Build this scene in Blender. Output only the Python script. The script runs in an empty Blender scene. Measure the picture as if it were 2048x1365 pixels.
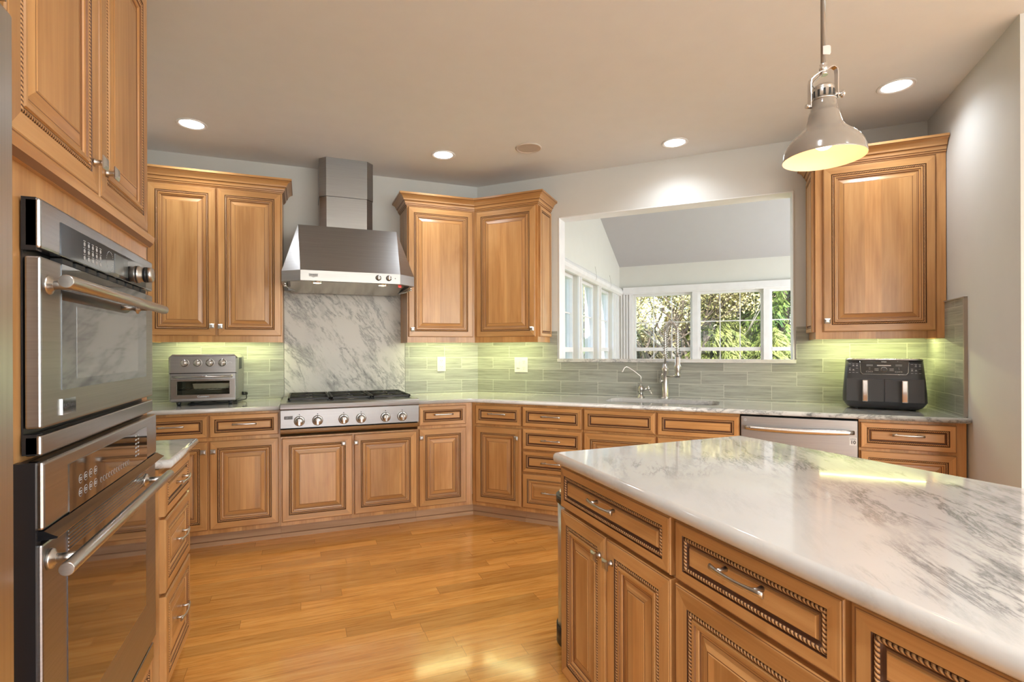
import bpy, bmesh, math, random
from mathutils import Vector, Matrix
from mathutils.geometry import tessellate_polygon
random.seed(7)
PI = math.pi
R2 = math.sqrt(.5)
S = bpy.context.scene
C = S.collection

# ------------------------------------------------------------------ camera, sky, sun, lights, exposure
F_PX, CX, CY = 1031.54, 996.53, 699.98
cam_d = bpy.data.cameras.new('camera')
cam = bpy.data.objects.new('camera', cam_d)
C.objects.link(cam)
S.camera = cam
cam_d.sensor_width = 36
cam_d.lens = F_PX / 2048 * 36
cam_d.shift_x = (1024 - CX) / 2048
cam_d.shift_y = (CY - 682.5) / 2048
cam_d.clip_start = .02
cam_d.clip_end = 400
YAW = math.radians(69.2112)
_f = Vector((math.cos(YAW), math.sin(YAW), 0))
_r = Vector((math.sin(YAW), -math.cos(YAW), 0))
_m = Matrix((( _r.x, 0, -_f.x), (_r.y, 0, -_f.y), (0, 1, 0)))
cam.matrix_world = Matrix.Translation((-1.4661, -4.3772, 1.2836)) @ (_m @ Matrix.Rotation(-.00351, 3, 'Z')).to_4x4()

S.view_settings.view_transform = 'Standard'
S.view_settings.look = 'None'
S.view_settings.gamma = 1
S.view_settings.use_curve_mapping = False
S.view_settings.exposure = 0.27

W = bpy.data.worlds.new('sky')
S.world = W
W.use_nodes = True
wn = W.node_tree
wn.nodes.clear()
sky = wn.nodes.new('ShaderNodeTexSky')
sky.sky_type = 'NISHITA'
sky.sun_disc = False
sky.sun_elevation = math.radians(38)
sky.sun_rotation = math.radians(200)
sky.air_density = 1.0
sky.dust_density = 1.5
bgn = wn.nodes.new('ShaderNodeBackground')
bgn.inputs['Strength'].default_value = .62
won = wn.nodes.new('ShaderNodeOutputWorld')
wn.links.new(sky.outputs[0], bgn.inputs[0])
wn.links.new(bgn.outputs[0], won.inputs[0])

def lamp(name, kind, loc, energy, color=(1, 1, 1), rot=None, aim=None, **kw):
    d = bpy.data.lights.new(name, kind)
    d.energy = energy
    d.color = color
    for k, v in kw.items():
        setattr(d, k, v)
    o = bpy.data.objects.new(name, d)
    C.objects.link(o)
    o.location = loc
    if aim is not None:
        o.rotation_euler = (Vector(aim) - Vector(loc)).to_track_quat('-Z', 'Y').to_euler()
    elif rot:
        o.rotation_euler = rot
    return o

lamp('sun', 'SUN', (0, 0, 20), 8.0, (1, .95, .86), aim=(8, 6.5, 12.5), angle=.01)
# added fill light, standing in for daylight from made-up windows behind the camera
lamp('fill_light_back', 'AREA', (.7, -8.85, 1.5), 185, (.86, .93, 1), rot=(math.radians(90), 0, 0), shape='RECTANGLE', size=6.4, size_y=2.1)
# added fill light brightening the sunroom; its right-hand wall has no windows
lamp('fill_light_sunroom', 'AREA', (*(R2 * (4.0 + 1.9), -R2 * (4.0 - 1.9)), 1.5), 62, (.95, .98, 1), rot=(math.radians(90), 0, math.radians(45)), shape='RECTANGLE', size=2.8, size_y=1.6)

# ------------------------------------------------------------------ materials
def nmat(name):
    m = bpy.data.materials.new(name)
    m.use_nodes = True
    nt = m.node_tree
    return m, nt, nt.nodes['Principled BSDF']

def N(nt, t, **kw):
    n = nt.nodes.new(t)
    for k, v in kw.items():
        if k.startswith('i_'):
            n.inputs[k[2:].replace('_', ' ')].default_value = v
        else:
            setattr(n, k, v)
    return n

def L(nt, a, b):
    nt.links.new(a, b)

def ramp(nt, fac, stops):
    n = nt.nodes.new('ShaderNodeValToRGB')
    cr = n.color_ramp
    while len(cr.elements) < len(stops):
        cr.elements.new(.5)
    for e, (p, c) in zip(cr.elements, stops):
        e.position = p
        e.color = c if len(c) == 4 else (*c, 1)
    L(nt, fac, n.inputs[0])
    return n

def mix(nt, fac, a, b, mode='MIX'):
    n = nt.nodes.new('ShaderNodeMix')
    n.data_type = 'RGBA'
    n.blend_type = mode
    for s, v in ((n.inputs[0], fac), (n.inputs[6], a), (n.inputs[7], b)):
        if hasattr(v, 'links'):
            L(nt, v, s)
        else:
            s.default_value = v if not isinstance(v, tuple) else (v if len(v) == 4 else (*v, 1))
    return n.outputs[2]

def math_(nt, op, a, b=0, c=None):
    n = nt.nodes.new('ShaderNodeMath')
    n.operation = op
    for i, v in enumerate((a, b, c)):
        if v is None:
            continue
        if hasattr(v, 'links'):
            L(nt, v, n.inputs[i])
        else:
            n.inputs[i].default_value = v
    return n.outputs[0]

def bump(nt, b, h, strength=.1, dist=.01):
    n = nt.nodes.new('ShaderNodeBump')
    n.inputs['Strength'].default_value = strength
    n.inputs['Distance'].default_value = dist
    L(nt, h, n.inputs['Height'])
    L(nt, n.outputs[0], b.inputs['Normal'])

def plain(name, col, rough=.5, metal=0, noise=0, spec=None, coat=0, emit=None, emis=0, scale=8):
    m, nt, b = nmat(name)
    b.inputs['Base Color'].default_value = (*col, 1)
    b.inputs['Roughness'].default_value = rough
    b.inputs['Metallic'].default_value = metal
    if spec is not None:
        b.inputs['Specular IOR Level'].default_value = spec
    if coat:
        b.inputs['Coat Weight'].default_value = coat
        b.inputs['Coat Roughness'].default_value = .05
    tc = N(nt, 'ShaderNodeTexCoord')
    nz = N(nt, 'ShaderNodeTexNoise', i_Scale=scale, i_Detail=4)
    L(nt, tc.outputs['Object'], nz.inputs['Vector'])
    k = noise or .04
    r = ramp(nt, nz.outputs[0], [(.3, tuple(c * (1 - k) for c in col)), (.7, tuple(min(1, c * (1 + k)) for c in col))])
    L(nt, r.outputs[0], b.inputs['Base Color'])
    if emit:
        b.inputs['Emission Color'].default_value = (*emit, 1)
        b.inputs['Emission Strength'].default_value = emis
    return m

def wood_mat(name, base, dark, light, rough=.32, stave=.085, coat=.25, scale=1.0):
    """figured maple: UV u runs across the grain, v along it (metres)"""
    m, nt, b = nmat(name)
    uv = N(nt, 'ShaderNodeUVMap')
    oi = N(nt, 'ShaderNodeObjectInfo')
    sep = N(nt, 'ShaderNodeSeparateXYZ')
    L(nt, uv.outputs[0], sep.inputs[0])
    off = math_(nt, 'MULTIPLY', oi.outputs['Random'], 37.0)
    u = math_(nt, 'ADD', sep.outputs[0], off)
    v = math_(nt, 'ADD', sep.outputs[1], off)
    cb = N(nt, 'ShaderNodeCombineXYZ')
    L(nt, u, cb.inputs[0]); L(nt, v, cb.inputs[1]); L(nt, off, cb.inputs[2])
    st = math_(nt, 'FLOOR', math_(nt, 'DIVIDE', u, stave))
    wnz = N(nt, 'ShaderNodeTexWhiteNoise', noise_dimensions='1D')
    L(nt, st, wnz.inputs['W'])
    mp = N(nt, 'ShaderNodeMapping')
    mp.inputs['Scale'].default_value = (75 * scale, 2.6 * scale, 1)
    L(nt, cb.outputs[0], mp.inputs[0])
    n1 = N(nt, 'ShaderNodeTexNoise', i_Scale=1, i_Detail=5, i_Roughness=.6, i_Distortion=.3)
    L(nt, mp.outputs[0], n1.inputs['Vector'])
    mp2 = N(nt, 'ShaderNodeMapping')
    mp2.inputs['Scale'].default_value = (9 * scale, 1.6 * scale, 1)
    L(nt, cb.outputs[0], mp2.inputs[0])
    n2 = N(nt, 'ShaderNodeTexNoise', i_Scale=1, i_Detail=3, i_Distortion=.8)
    L(nt, mp2.outputs[0], n2.inputs['Vector'])
    fac = math_(nt, 'ADD', math_(nt, 'MULTIPLY', n1.outputs[0], .40), math_(nt, 'MULTIPLY', n2.outputs[0], .60))
    r = ramp(nt, fac, [(.37, dark), (.5, base), (.63, light)])
    hv = N(nt, 'ShaderNodeHueSaturation')
    L(nt, math_(nt, 'ADD', math_(nt, 'MULTIPLY', wnz.outputs[0], .26), .87), hv.inputs['Value'])
    L(nt, r.outputs[0], hv.inputs['Color'])
    L(nt, hv.outputs[0], b.inputs['Base Color'])
    b.inputs['Roughness'].default_value = rough
    b.inputs['Coat Weight'].default_value = coat
    b.inputs['Coat Roughness'].default_value = .22
    bump(nt, b, n1.outputs[0], .04, .002)
    return m

def rope_mat():
    m, nt, b = nmat('rope_bead')
    uv = N(nt, 'ShaderNodeUVMap')
    sep = N(nt, 'ShaderNodeSeparateXYZ')
    L(nt, uv.outputs[0], sep.inputs[0])
    # u = 0..1 across the bead, v = metres along it
    t = math_(nt, 'ADD', math_(nt, 'DIVIDE', sep.outputs[1], .0085), math_(nt, 'MULTIPLY', sep.outputs[0], .9))
    fr = math_(nt, 'PINGPONG', t, .5)
    r = ramp(nt, fr, [(.09, (.05, .016, .005)), (.2, (.40, .19, .07)), (.45, (.66, .38, .17))])
    L(nt, r.outputs[0], b.inputs['Base Color'])
    b.inputs['Roughness'].default_value = .4
    bump(nt, b, fr, .8, .004)
    return m

def marble_mat(name, rot=(0, 0, .4), cover=.5, warm=0, seed=0., mask_scale=.9, bias=None, stretch=(1.0, 4.6, 2.6), dim=1.0, gloss=1):
    m, nt, b = nmat(name)
    tc = N(nt, 'ShaderNodeTexCoord')
    mp = N(nt, 'ShaderNodeMapping')
    mp.inputs['Rotation'].default_value = rot
    mp.inputs['Location'].default_value = (seed, seed * .7, seed * .3)
    L(nt, tc.outputs['Object'], mp.inputs[0])
    st = N(nt, 'ShaderNodeMapping')
    st.inputs['Scale'].default_value = stretch
    L(nt, mp.outputs[0], st.inputs[0])
    n1 = N(nt, 'ShaderNodeTexNoise', i_Scale=3.2, i_Detail=10, i_Roughness=.66, i_Distortion=.35)
    L(nt, st.outputs[0], n1.inputs['Vector'])
    ridge = math_(nt, 'ABSOLUTE', math_(nt, 'SUBTRACT', n1.outputs[0], .54))
    v1 = ramp(nt, ridge, [(0, (.75, .75, .75)), (.02, (.25, .25, .25)), (.05, (0, 0, 0))])
    n2 = N(nt, 'ShaderNodeTexNoise', i_Scale=4.6, i_Detail=12, i_Roughness=.74, i_Distortion=.25)
    L(nt, st.outputs[0], n2.inputs['Vector'])
    v2 = ramp(nt, n2.outputs[0], [(.50, (0, 0, 0)), (.56, (.40, .40, .40)), (.65, (1, 1, 1))])
    nm = N(nt, 'ShaderNodeTexNoise', i_Scale=mask_scale, i_Detail=3, i_Roughness=.5)
    L(nt, mp.outputs[0], nm.inputs['Vector'])
    msk = nm.outputs[0]
    if bias:
        sp = N(nt, 'ShaderNodeSeparateXYZ')
        L(nt, tc.outputs['Object'], sp.inputs[0])
        g = math_(nt, 'ADD', math_(nt, 'MULTIPLY', sp.outputs[0], bias[0]), math_(nt, 'MULTIPLY', sp.outputs[1], bias[1]))
        msk = math_(nt, 'ADD', math_(nt, 'ADD', msk, g), bias[2])
    m1 = ramp(nt, msk, [(cover - .07, (0, 0, 0)), (cover + .05, (1, 1, 1))])
    a = math_(nt, 'MULTIPLY', v1.outputs[0], m1.outputs[0])
    c = math_(nt, 'MULTIPLY', math_(nt, 'MULTIPLY', v2.outputs[0], m1.outputs[0]), .85)
    faint = math_(nt, 'MULTIPLY', v2.outputs[0], .10)
    tot = math_(nt, 'MINIMUM', math_(nt, 'ADD', math_(nt, 'MAXIMUM', a, c), faint), 1)
    cloud = N(nt, 'ShaderNodeTexNoise', i_Scale=2.2, i_Detail=4)
    L(nt, mp.outputs[0], cloud.inputs['Vector'])
    w = ramp(nt, cloud.outputs[0], [(.3, (.54, .535, .53)), (.52, (.635 , .625 - .02 * warm, .60 - .04 * warm)), (.75, (.67, .66, .64))])
    col = mix(nt, tot, w.outputs[0], (.13, .135, .135))
    if dim != 1:
        col = mix(nt, 1.0, col, (dim, dim, dim), 'MULTIPLY')
    L(nt, col, b.inputs['Base Color'])
    b.inputs['Roughness'].default_value = .09 if gloss else .42
    b.inputs['Coat Weight'].default_value = .5 if gloss else .05
    b.inputs['Coat Roughness'].default_value = .04
    return m

def steel_mat(name, base=.55, rough=.28, axis='z', tint=(1, 1, 1)):
    m, nt, b = nmat(name)
    tc = N(nt, 'ShaderNodeTexCoord')
    mp = N(nt, 'ShaderNodeMapping')
    mp.inputs['Scale'].default_value = {'z': (3, 3, 260), 'x': (260, 3, 3), 'v': (260, 260, 2)}[axis]
    L(nt, tc.outputs['Object'], mp.inputs[0])
    nz = N(nt, 'ShaderNodeTexNoise', i_Scale=1, i_Detail=3)
    L(nt, mp.outputs[0], nz.inputs['Vector'])
    r = ramp(nt, nz.outputs[0], [(.3, tuple(base * .93 * t for t in tint)), (.7, tuple(base * 1.06 * t for t in tint))])
    L(nt, r.outputs[0], b.inputs['Base Color'])
    b.inputs['Metallic'].default_value = 1
    b.inputs['Roughness'].default_value = rough
    bump(nt, b, nz.outputs[0], .02, .001)
    return m

def floor_mat():
    m, nt, b = nmat('oak_planks')
    tc = N(nt, 'ShaderNodeTexCoord')
    mp = N(nt, 'ShaderNodeMapping')
    mp.inputs['Rotation'].default_value = (0, 0, math.radians(PLANK))
    L(nt, tc.outputs['Object'], mp.inputs[0])
    sep = N(nt, 'ShaderNodeSeparateXYZ')
    L(nt, mp.outputs[0], sep.inputs[0])
    pw = .0825
    row = math_(nt, 'FLOOR', math_(nt, 'DIVIDE', sep.outputs[1], pw))
    wr = N(nt, 'ShaderNodeTexWhiteNoise', noise_dimensions='1D')
    L(nt, row, wr.inputs['W'])
    xs = math_(nt, 'ADD', sep.outputs[0], math_(nt, 'MULTIPLY', wr.outputs[0], 3.0))
    colid = math_(nt, 'FLOOR', math_(nt, 'DIVIDE', xs, .95))
    cb = N(nt, 'ShaderNodeCombineXYZ')
    L(nt, row, cb.inputs[0]); L(nt, colid, cb.inputs[1])
    wp = N(nt, 'ShaderNodeTexWhiteNoise', noise_dimensions='3D')
    L(nt, cb.outputs[0], wp.inputs['Vector'])
    g = N(nt, 'ShaderNodeCombineXYZ')
    L(nt, math_(nt, 'MULTIPLY', sep.outputs[0], 1.6), g.inputs[0])
    L(nt, math_(nt, 'MULTIPLY', sep.outputs[1], 24), g.inputs[1])
    L(nt, math_(nt, 'MULTIPLY', wp.outputs[0], 40), g.inputs[2])
    n1 = N(nt, 'ShaderNodeTexNoise', i_Scale=1.6, i_Detail=5, i_Roughness=.6, i_Distortion=1.1)
    L(nt, g.outputs[0], n1.inputs['Vector'])
    wv = N(nt, 'ShaderNodeTexNoise', i_Scale=6, i_Detail=6, i_Roughness=.7, i_Distortion=.4)
    L(nt, g.outputs[0], wv.inputs['Vector'])
    fac = math_(nt, 'ADD', math_(nt, 'MULTIPLY', n1.outputs[0], .6), math_(nt, 'MULTIPLY', wv.outputs[0], .4))
    r = ramp(nt, fac, [(.34, (.53, .205, .036)), (.48, (.74, .335, .072)), (.64, (.85, .44, .12))])
    hv = N(nt, 'ShaderNodeHueSaturation')
    L(nt, math_(nt, 'ADD', math_(nt, 'MULTIPLY', wp.outputs[0], .34), .80), hv.inputs['Value'])
    L(nt, r.outputs[0], hv.inputs['Color'])
    fy = math_(nt, 'FRACT', math_(nt, 'DIVIDE', sep.outputs[1], pw))
    fx = math_(nt, 'FRACT', math_(nt, 'DIVIDE', xs, .95))
    sy = math_(nt, 'LESS_THAN', fy, .022)
    sx = math_(nt, 'LESS_THAN', fx, .0026)
    seam = math_(nt, 'MAXIMUM', sy, sx)
    col = mix(nt, math_(nt, 'MULTIPLY', seam, .55), hv.outputs[0], (.22, .08, .02))
    L(nt, col, b.inputs['Base Color'])
    b.inputs['Roughness'].default_value = .2
    b.inputs['Coat Weight'].default_value = .35
    b.inputs['Coat Roughness'].default_value = .1
    hh = math_(nt, 'ADD', math_(nt, 'MULTIPLY', math_(nt, 'PINGPONG', fy, .5), .6), math_(nt, 'MULTIPLY', wp.outputs[0], .3))
    bump(nt, b, math_(nt, 'ADD', hh, math_(nt, 'MULTIPLY', n1.outputs[0], .5)), .05, .004)
    return m

def tile_mat():
    m, nt, b = nmat('wood_grain_stone_tile')
    tc = N(nt, 'ShaderNodeTexCoord')
    sep = N(nt, 'ShaderNodeSeparateXYZ')
    L(nt, tc.outputs['Object'], sep.inputs[0])
    v = N(nt, 'ShaderNodeCombineXYZ')
    L(nt, sep.outputs[0], v.inputs[0])
    L(nt, math_(nt, 'SUBTRACT', sep.outputs[2], .924), v.inputs[1])
    br = N(nt, 'ShaderNodeTexBrick', i_Scale=1.0)
    br.offset = .5
    br.inputs['Mortar Size'].default_value = .0016
    br.inputs['Mortar Smooth'].default_value = .1
    br.inputs['Bias'].default_value = 0
    br.inputs['Brick Width'].default_value = .31
    br.inputs['Row Height'].default_value = .098
    br.inputs['Color1'].default_value = (0, 0, 0, 1)
    br.inputs['Color2'].default_value = (1, 1, 1, 1)
    br.inputs['Mortar'].default_value = (.5, .5, .5, 1)
    L(nt, v.outputs[0], br.inputs['Vector'])
    g = N(nt, 'ShaderNodeCombineXYZ')
    L(nt, math_(nt, 'MULTIPLY', sep.outputs[0], 3.2), g.inputs[0])
    L(nt, math_(nt, 'MULTIPLY', sep.outputs[2], 62), g.inputs[1])
    L(nt, math_(nt, 'MULTIPLY', br.outputs['Color'], 9), g.inputs[2])
    n1 = N(nt, 'ShaderNodeTexNoise', i_Scale=1.1, i_Detail=8, i_Roughness=.70, i_Distortion=.25)
    L(nt, g.outputs[0], n1.inputs['Vector'])
    r = ramp(nt, n1.outputs[0], [(.30, (.20, .21, .18)), (.5, (.32, .33, .29)), (.70, (.41, .42, .37))])
    hv = N(nt, 'ShaderNodeHueSaturation')
    L(nt, math_(nt, 'ADD', math_(nt, 'MULTIPLY', br.outputs['Color'], .30), .82), hv.inputs['Value'])
    L(nt, r.outputs[0], hv.inputs['Color'])
    col = mix(nt, br.outputs['Fac'], hv.outputs[0], (.54, .55, .48))
    L(nt, col, b.inputs['Base Color'])
    b.inputs['Roughness'].default_value = .38
    bump(nt, b, math_(nt, 'SUBTRACT', 1, br.outputs['Fac']), .25, .002)
    return m

def glass_mat(name='window_glass', tint=(1, 1, 1), r=.0):
    m, nt, b = nmat(name)
    nt.nodes.remove(b)
    out = nt.nodes['Material Output']
    tr = N(nt, 'ShaderNodeBsdfTransparent')
    tr.inputs[0].default_value = (*tint, 1)
    gl = N(nt, 'ShaderNodeBsdfGlossy')
    gl.inputs['Roughness'].default_value = r
    lw = N(nt, 'ShaderNodeLayerWeight', i_Blend=.5)
    frv = math_(nt, 'ADD', math_(nt, 'MULTIPLY', math_(nt, 'POWER', lw.outputs['Facing'], 5.0), .75), .03)
    ms = N(nt, 'ShaderNodeMixShader')
    L(nt, frv, ms.inputs[0]); L(nt, tr.outputs[0], ms.inputs[1]); L(nt, gl.outputs[0], ms.inputs[2])
    L(nt, ms.outputs[0], out.inputs[0])
    return m

PLANK = 0
MW = wood_mat('maple', (.535, .275, .098), (.435, .205, .066), (.61, .335, .13))
MG = plain('brown_glaze', (.23, .10, .038), .45)
MGD = plain('dark_glaze', (.085, .030, .010), .5)
MROPE = rope_mat()
MTOE = wood_mat('toe_maple', (.50, .30, .16), (.44, .25, .125), (.56, .35, .2), rough=.5, coat=0)
MMARB = marble_mat('counter_marble', (0, 0, .5), .52, seed=3.1)
MISL = marble_mat('island_marble', (0, 0, math.radians(-55)), .48, warm=.5, seed=11.3, bias=(.25, -.10, -.335), mask_scale=1.9, stretch=(.75, 3.2, 2.6))
MSLAB = marble_mat('slab_marble', (0, math.radians(-50), 0), .45, seed=5.2, mask_scale=2.2, stretch=(.8, 2, 2.6), dim=.86, gloss=0)
MST = steel_mat('brushed_steel', .37, .36, 'z')
MSTV = steel_mat('brushed_steel_upright', .62, .30, 'v')
MSTL = steel_mat('polished_steel', .46, .24, 'z')
MNI = steel_mat('satin_nickel', .60, .30, 'z', (1, .98, .94))
MCH = plain('chrome', (.75, .75, .76), .08, 1)
MBLK = plain('black_enamel', (.012, .013, .016), .35)
MIRON = plain('cast_iron', (.02, .02, .022), .55)
MPLA = plain('charcoal_plastic', (.045, .047, .052), .42)
MPLB = plain('gloss_black_panel', (.012, .012, .014), .09, coat=.6)
MGLB = plain('black_oven_glass', (.016, .014, .013), .03, spec=1.0, coat=1.0)
MWALL = plain('wall_paint', (.65, .655, .635), .75, noise=.012)
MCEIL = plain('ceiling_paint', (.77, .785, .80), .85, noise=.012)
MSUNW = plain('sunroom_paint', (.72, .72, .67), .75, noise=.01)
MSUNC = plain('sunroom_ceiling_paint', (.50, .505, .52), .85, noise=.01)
MTRIM = plain('white_trim', (.83, .84, .85), .35)
MPLATE = plain('ivory_plate', (.66, .65, .60), .35)
MDARK = plain('slot_dark', (.03, .03, .03), .6)
MTXT = plain('pale_print', (.50, .52, .54), .5)
MTXD = plain('dark_print', (.06, .06, .065), .5)
MRED = plain('red_switch', (.45, .02, .02), .3, emit=(1, .05, .03), emis=.4)
MTAUPE = plain('taupe_enamel', (.25, .215, .18), .16, coat=.8)
MCREAM = plain('cream_enamel', (.90, .70, .52), .4)
MTILE = tile_mat()
MGLASS = glass_mat()
MOGLASS = glass_mat('smoked_glass', (.80, .80, .76))
MCLEAR = plain('clear_tag', (.62, .57, .55), .3)
MLED = plain('lamp_glow', (1, 1, 1), .5, emit=(1, .98, .95), emis=9)
MBULB = plain('bulb_glow', (1, .95, .8), .5, emit=(1, .72, .42), emis=5)
MHAL = plain('halogen_glow', (1, .9, .7), .5, emit=(1, .80, .45), emis=22)
MUC = plain('under_cabinet_glow', (.9, 1, .5), .5, emit=(.97, 1, .78), emis=12)
MCAN = plain('can_white', (.85, .85, .85), .4)
MSPK = plain('speaker_grille', (.62, .55, .49), .7)
MGRASS = plain('lawn', (.14, .22, .05), .9, noise=.4, scale=3)
MBARK = plain('bark', (.20, .16, .13), .9, noise=.3, scale=20)
MBARKL = plain('pale_bark', (.46, .42, .37), .9, noise=.3, scale=20)
MSID = plain('blue_white_siding', (.62, .68, .76), .6)

def leaf_mat(name, c1, c2):
    m, nt, b = nmat(name)
    tc = N(nt, 'ShaderNodeTexCoord')
    nz = N(nt, 'ShaderNodeTexNoise', i_Scale=2.5, i_Detail=6, i_Roughness=.8)
    L(nt, tc.outputs['Object'], nz.inputs['Vector'])
    r = ramp(nt, nz.outputs[0], [(.35, c1), (.65, c2)])
    L(nt, r.outputs[0], b.inputs['Base Color'])
    b.inputs['Roughness'].default_value = .6
    b.inputs['Transmission Weight'].default_value = 0
    return m
MSPR = leaf_mat('spruce_needles', (.05, .12, .035), (.30, .40, .08))
MSPR2 = leaf_mat('yew_needles', (.10, .15, .04), (.40, .44, .12))
MLEAF = leaf_mat('dry_leaves', (.42, .36, .14), (.72, .66, .34))

# ------------------------------------------------------------------ mesh helpers
def clamp(a, lo, hi):
    return max(lo, min(hi, a))

class M:
    """collects shapes for ONE mesh object"""
    def __init__(self, *mats, grain='z'):
        self.bm = bmesh.new()
        self.uv = self.bm.loops.layers.uv.new('UVMap')
        self.mats = list(mats)
        self.done = set()
        self.grain = grain
        self.smooth = False

    def face(self, vs, mi=0, uvs=None, smooth=False):
        try:
            f = self.bm.faces.new(vs)
        except ValueError:
            return None
        f.material_index = mi
        f.smooth = smooth
        if uvs:
            for l, u in zip(f.loops, uvs):
                l[self.uv].uv = u
            self.done.add(f)
        return f

    def v(self, *p):
        return self.bm.verts.new(p if len(p) > 1 else p[0])

    def box(self, x0, x1, y0, y1, z0, z1, mi=0, mat=None, bev=0):
        if bev:
            return self.cbox(x0, x1, y0, y1, z0, z1, bev, mi, mat)
        P = [(x, y, z) for z in (z0, z1) for y in (y0, y1) for x in (x0, x1)]
        if mat is not None:
            P = [mat @ Vector(p) for p in P]
        q = [self.v(*p) for p in P]
        for f in ((0, 2, 3, 1), (4, 5, 7, 6), (0, 1, 5, 4), (2, 6, 7, 3), (0, 4, 6, 2), (1, 3, 7, 5)):
            self.face([q[i] for i in f], mi)
        return q

    def cbox(self, x0, x1, y0, y1, z0, z1, b, mi=0, mat=None):
        """box with chamfered edges"""
        b = min(b, (x1 - x0) / 2.01, (y1 - y0) / 2.01, (z1 - z0) / 2.01)
        t = bmesh.new()
        vs = [t.verts.new((x, y, z)) for z in (z0, z1) for y in (y0, y1) for x in (x0, x1)]
        for f in ((0, 2, 3, 1), (4, 5, 7, 6), (0, 1, 5, 4), (2, 6, 7, 3), (0, 4, 6, 2), (1, 3, 7, 5)):
            t.faces.new([vs[i] for i in f])
        bmesh.ops.bevel(t, geom=list(t.edges), offset=b, segments=2, affect='EDGES', profile=.5)
        self.merge(t, mi, mat)

    def merge(self, t, mi=0, mat=None, smooth=False):
        mp = {}
        for v in t.verts:
            mp[v] = self.v(*(mat @ v.co if mat is not None else v.co))
        for f in t.faces:
            self.face([mp[v] for v in f.verts], mi, smooth=smooth)
        t.free()

    def prism(self, poly, z0, z1, mi=0, mat=None, axis='z', smooth=False):
        """poly in 2D extruded along axis"""
        def P(a, b, c):
            p = {'z': (a, b, c), 'x': (c, a, b), 'y': (a, c, b)}[axis]
            return mat @ Vector(p) if mat is not None else Vector(p)
        lo = [self.v(*P(a, b, z0)) for a, b in poly]
        hi = [self.v(*P(a, b, z1)) for a, b in poly]
        n = len(poly)
        self.face(lo[::-1], mi); self.face(hi, mi)
        for i in range(n):
            self.face([lo[i], lo[(i + 1) % n], hi[(i + 1) % n], hi[i]], mi, smooth=smooth)

    def tube(self, path, r, n=10, mi=0, cap=True, closed=False, squash=None):
        """tube along 3D points; r number or list; squash=(vector, factor) flattens along vector"""
        P = [Vector(p) for p in path]
        k = len(P)
        rr = r if isinstance(r, (list, tuple)) else [r] * k
        rings = []
        up = None
        for i in range(k):
            if closed:
                d = P[(i + 1) % k] - P[(i - 1) % k]
            else:
                d = P[min(i + 1, k - 1)] - P[max(i - 1, 0)]
            d.normalize()
            if up is None:
                a = Vector((0, 0, 1)) if abs(d.z) < .9 else Vector((1, 0, 0))
                up = d.cross(a).normalized()
            else:
                up = (up - d * up.dot(d))
                if up.length < 1e-6:
                    up = d.orthogonal()
                up.normalize()
            w = d.cross(up)
            ring = []
            for j in range(n):
                t = 2 * PI * j / n
                o = up * math.cos(t) * rr[i] + w * math.sin(t) * rr[i]
                if squash:
                    sv, sf = squash
                    sv = Vector(sv)
                    o = o - sv * o.dot(sv) * (1 - sf)
                ring.append(self.v(*(P[i] + o)))
            rings.append(ring)
        m_ = k if closed else k - 1
        for i in range(m_):
            a, b = rings[i], rings[(i + 1) % k]
            for j in range(n):
                self.face([a[j], a[(j + 1) % n], b[(j + 1) % n], b[j]], mi, smooth=True)
        if cap and not closed:
            self.face(rings[0][::-1], mi); self.face(rings[-1], mi)

    def lathe(self, prof, c=(0, 0, 0), axis='z', n=24, mi=0, capb=True, capt=True, smooth=True, mat=None, arc=None):
        """prof = [(r, h)...] along axis"""
        rings = []
        for r, h in prof:
            ring = []
            for j in range(n):
                t = 2 * PI * j / n
                a, b = r * math.cos(t), r * math.sin(t)
                p = {'z': (a, b, h), 'y': (a, h, b), 'x': (h, a, b)}[axis]
                p = Vector(p) + Vector(c)
                if mat is not None:
                    p = mat @ p
                ring.append(self.v(*p))
            rings.append(ring)
        for a, b in zip(rings, rings[1:]):
            for j in range(n):
                self.face([a[j], a[(j + 1) % n], b[(j + 1) % n], b[j]], mi, smooth=smooth)
        if capb and prof[0][0] > 1e-5:
            self.face(rings[0][::-1], mi)
        if capt and prof[-1][0] > 1e-5:
            self.face(rings[-1], mi)

    def sweep(self, path, prof, closed=False, mi=0, flip=1, mis=None):
        """path = 2D points in plan; prof = [(out, z)], out to the right of travel (flip=-1: left), mitred"""
        n = len(path)
        P = [Vector(p) for p in path]
        def nrm(a, b):
            d = (b - a).normalized()
            return Vector((d.y, -d.x)) * flip
        rings = []
        for i in range(n):
            if closed or 0 < i < n - 1:
                n1 = nrm(P[i - 1], P[i]); n2 = nrm(P[i], P[(i + 1) % n])
                m_ = (n1 + n2); m_ = m_ / (1 + n1.dot(n2))
            elif i == 0:
                m_ = nrm(P[0], P[1])
            else:
                m_ = nrm(P[-2], P[-1])
            rings.append([self.v(P[i].x + m_.x * o, P[i].y + m_.y * o, z) for o, z in prof])
        k = n if closed else n - 1
        run = 0
        for i in range(k):
            a, b = rings[i], rings[(i + 1) % n]
            ln = (P[(i + 1) % n] - P[i]).length
            acc = 0
            for j in range(len(prof) - 1):
                dd = math.dist(prof[j], prof[j + 1])
                self.face([a[j], b[j], b[j + 1], a[j + 1]], (mis[j] if mis else mi),
                          uvs=[(acc, run), (acc, run + ln), (acc + dd, run + ln), (acc + dd, run)])
                acc += dd
            run += ln
        if not closed:
            self.face(rings[0][::-1], mi); self.face(rings[-1], mi)

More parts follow.
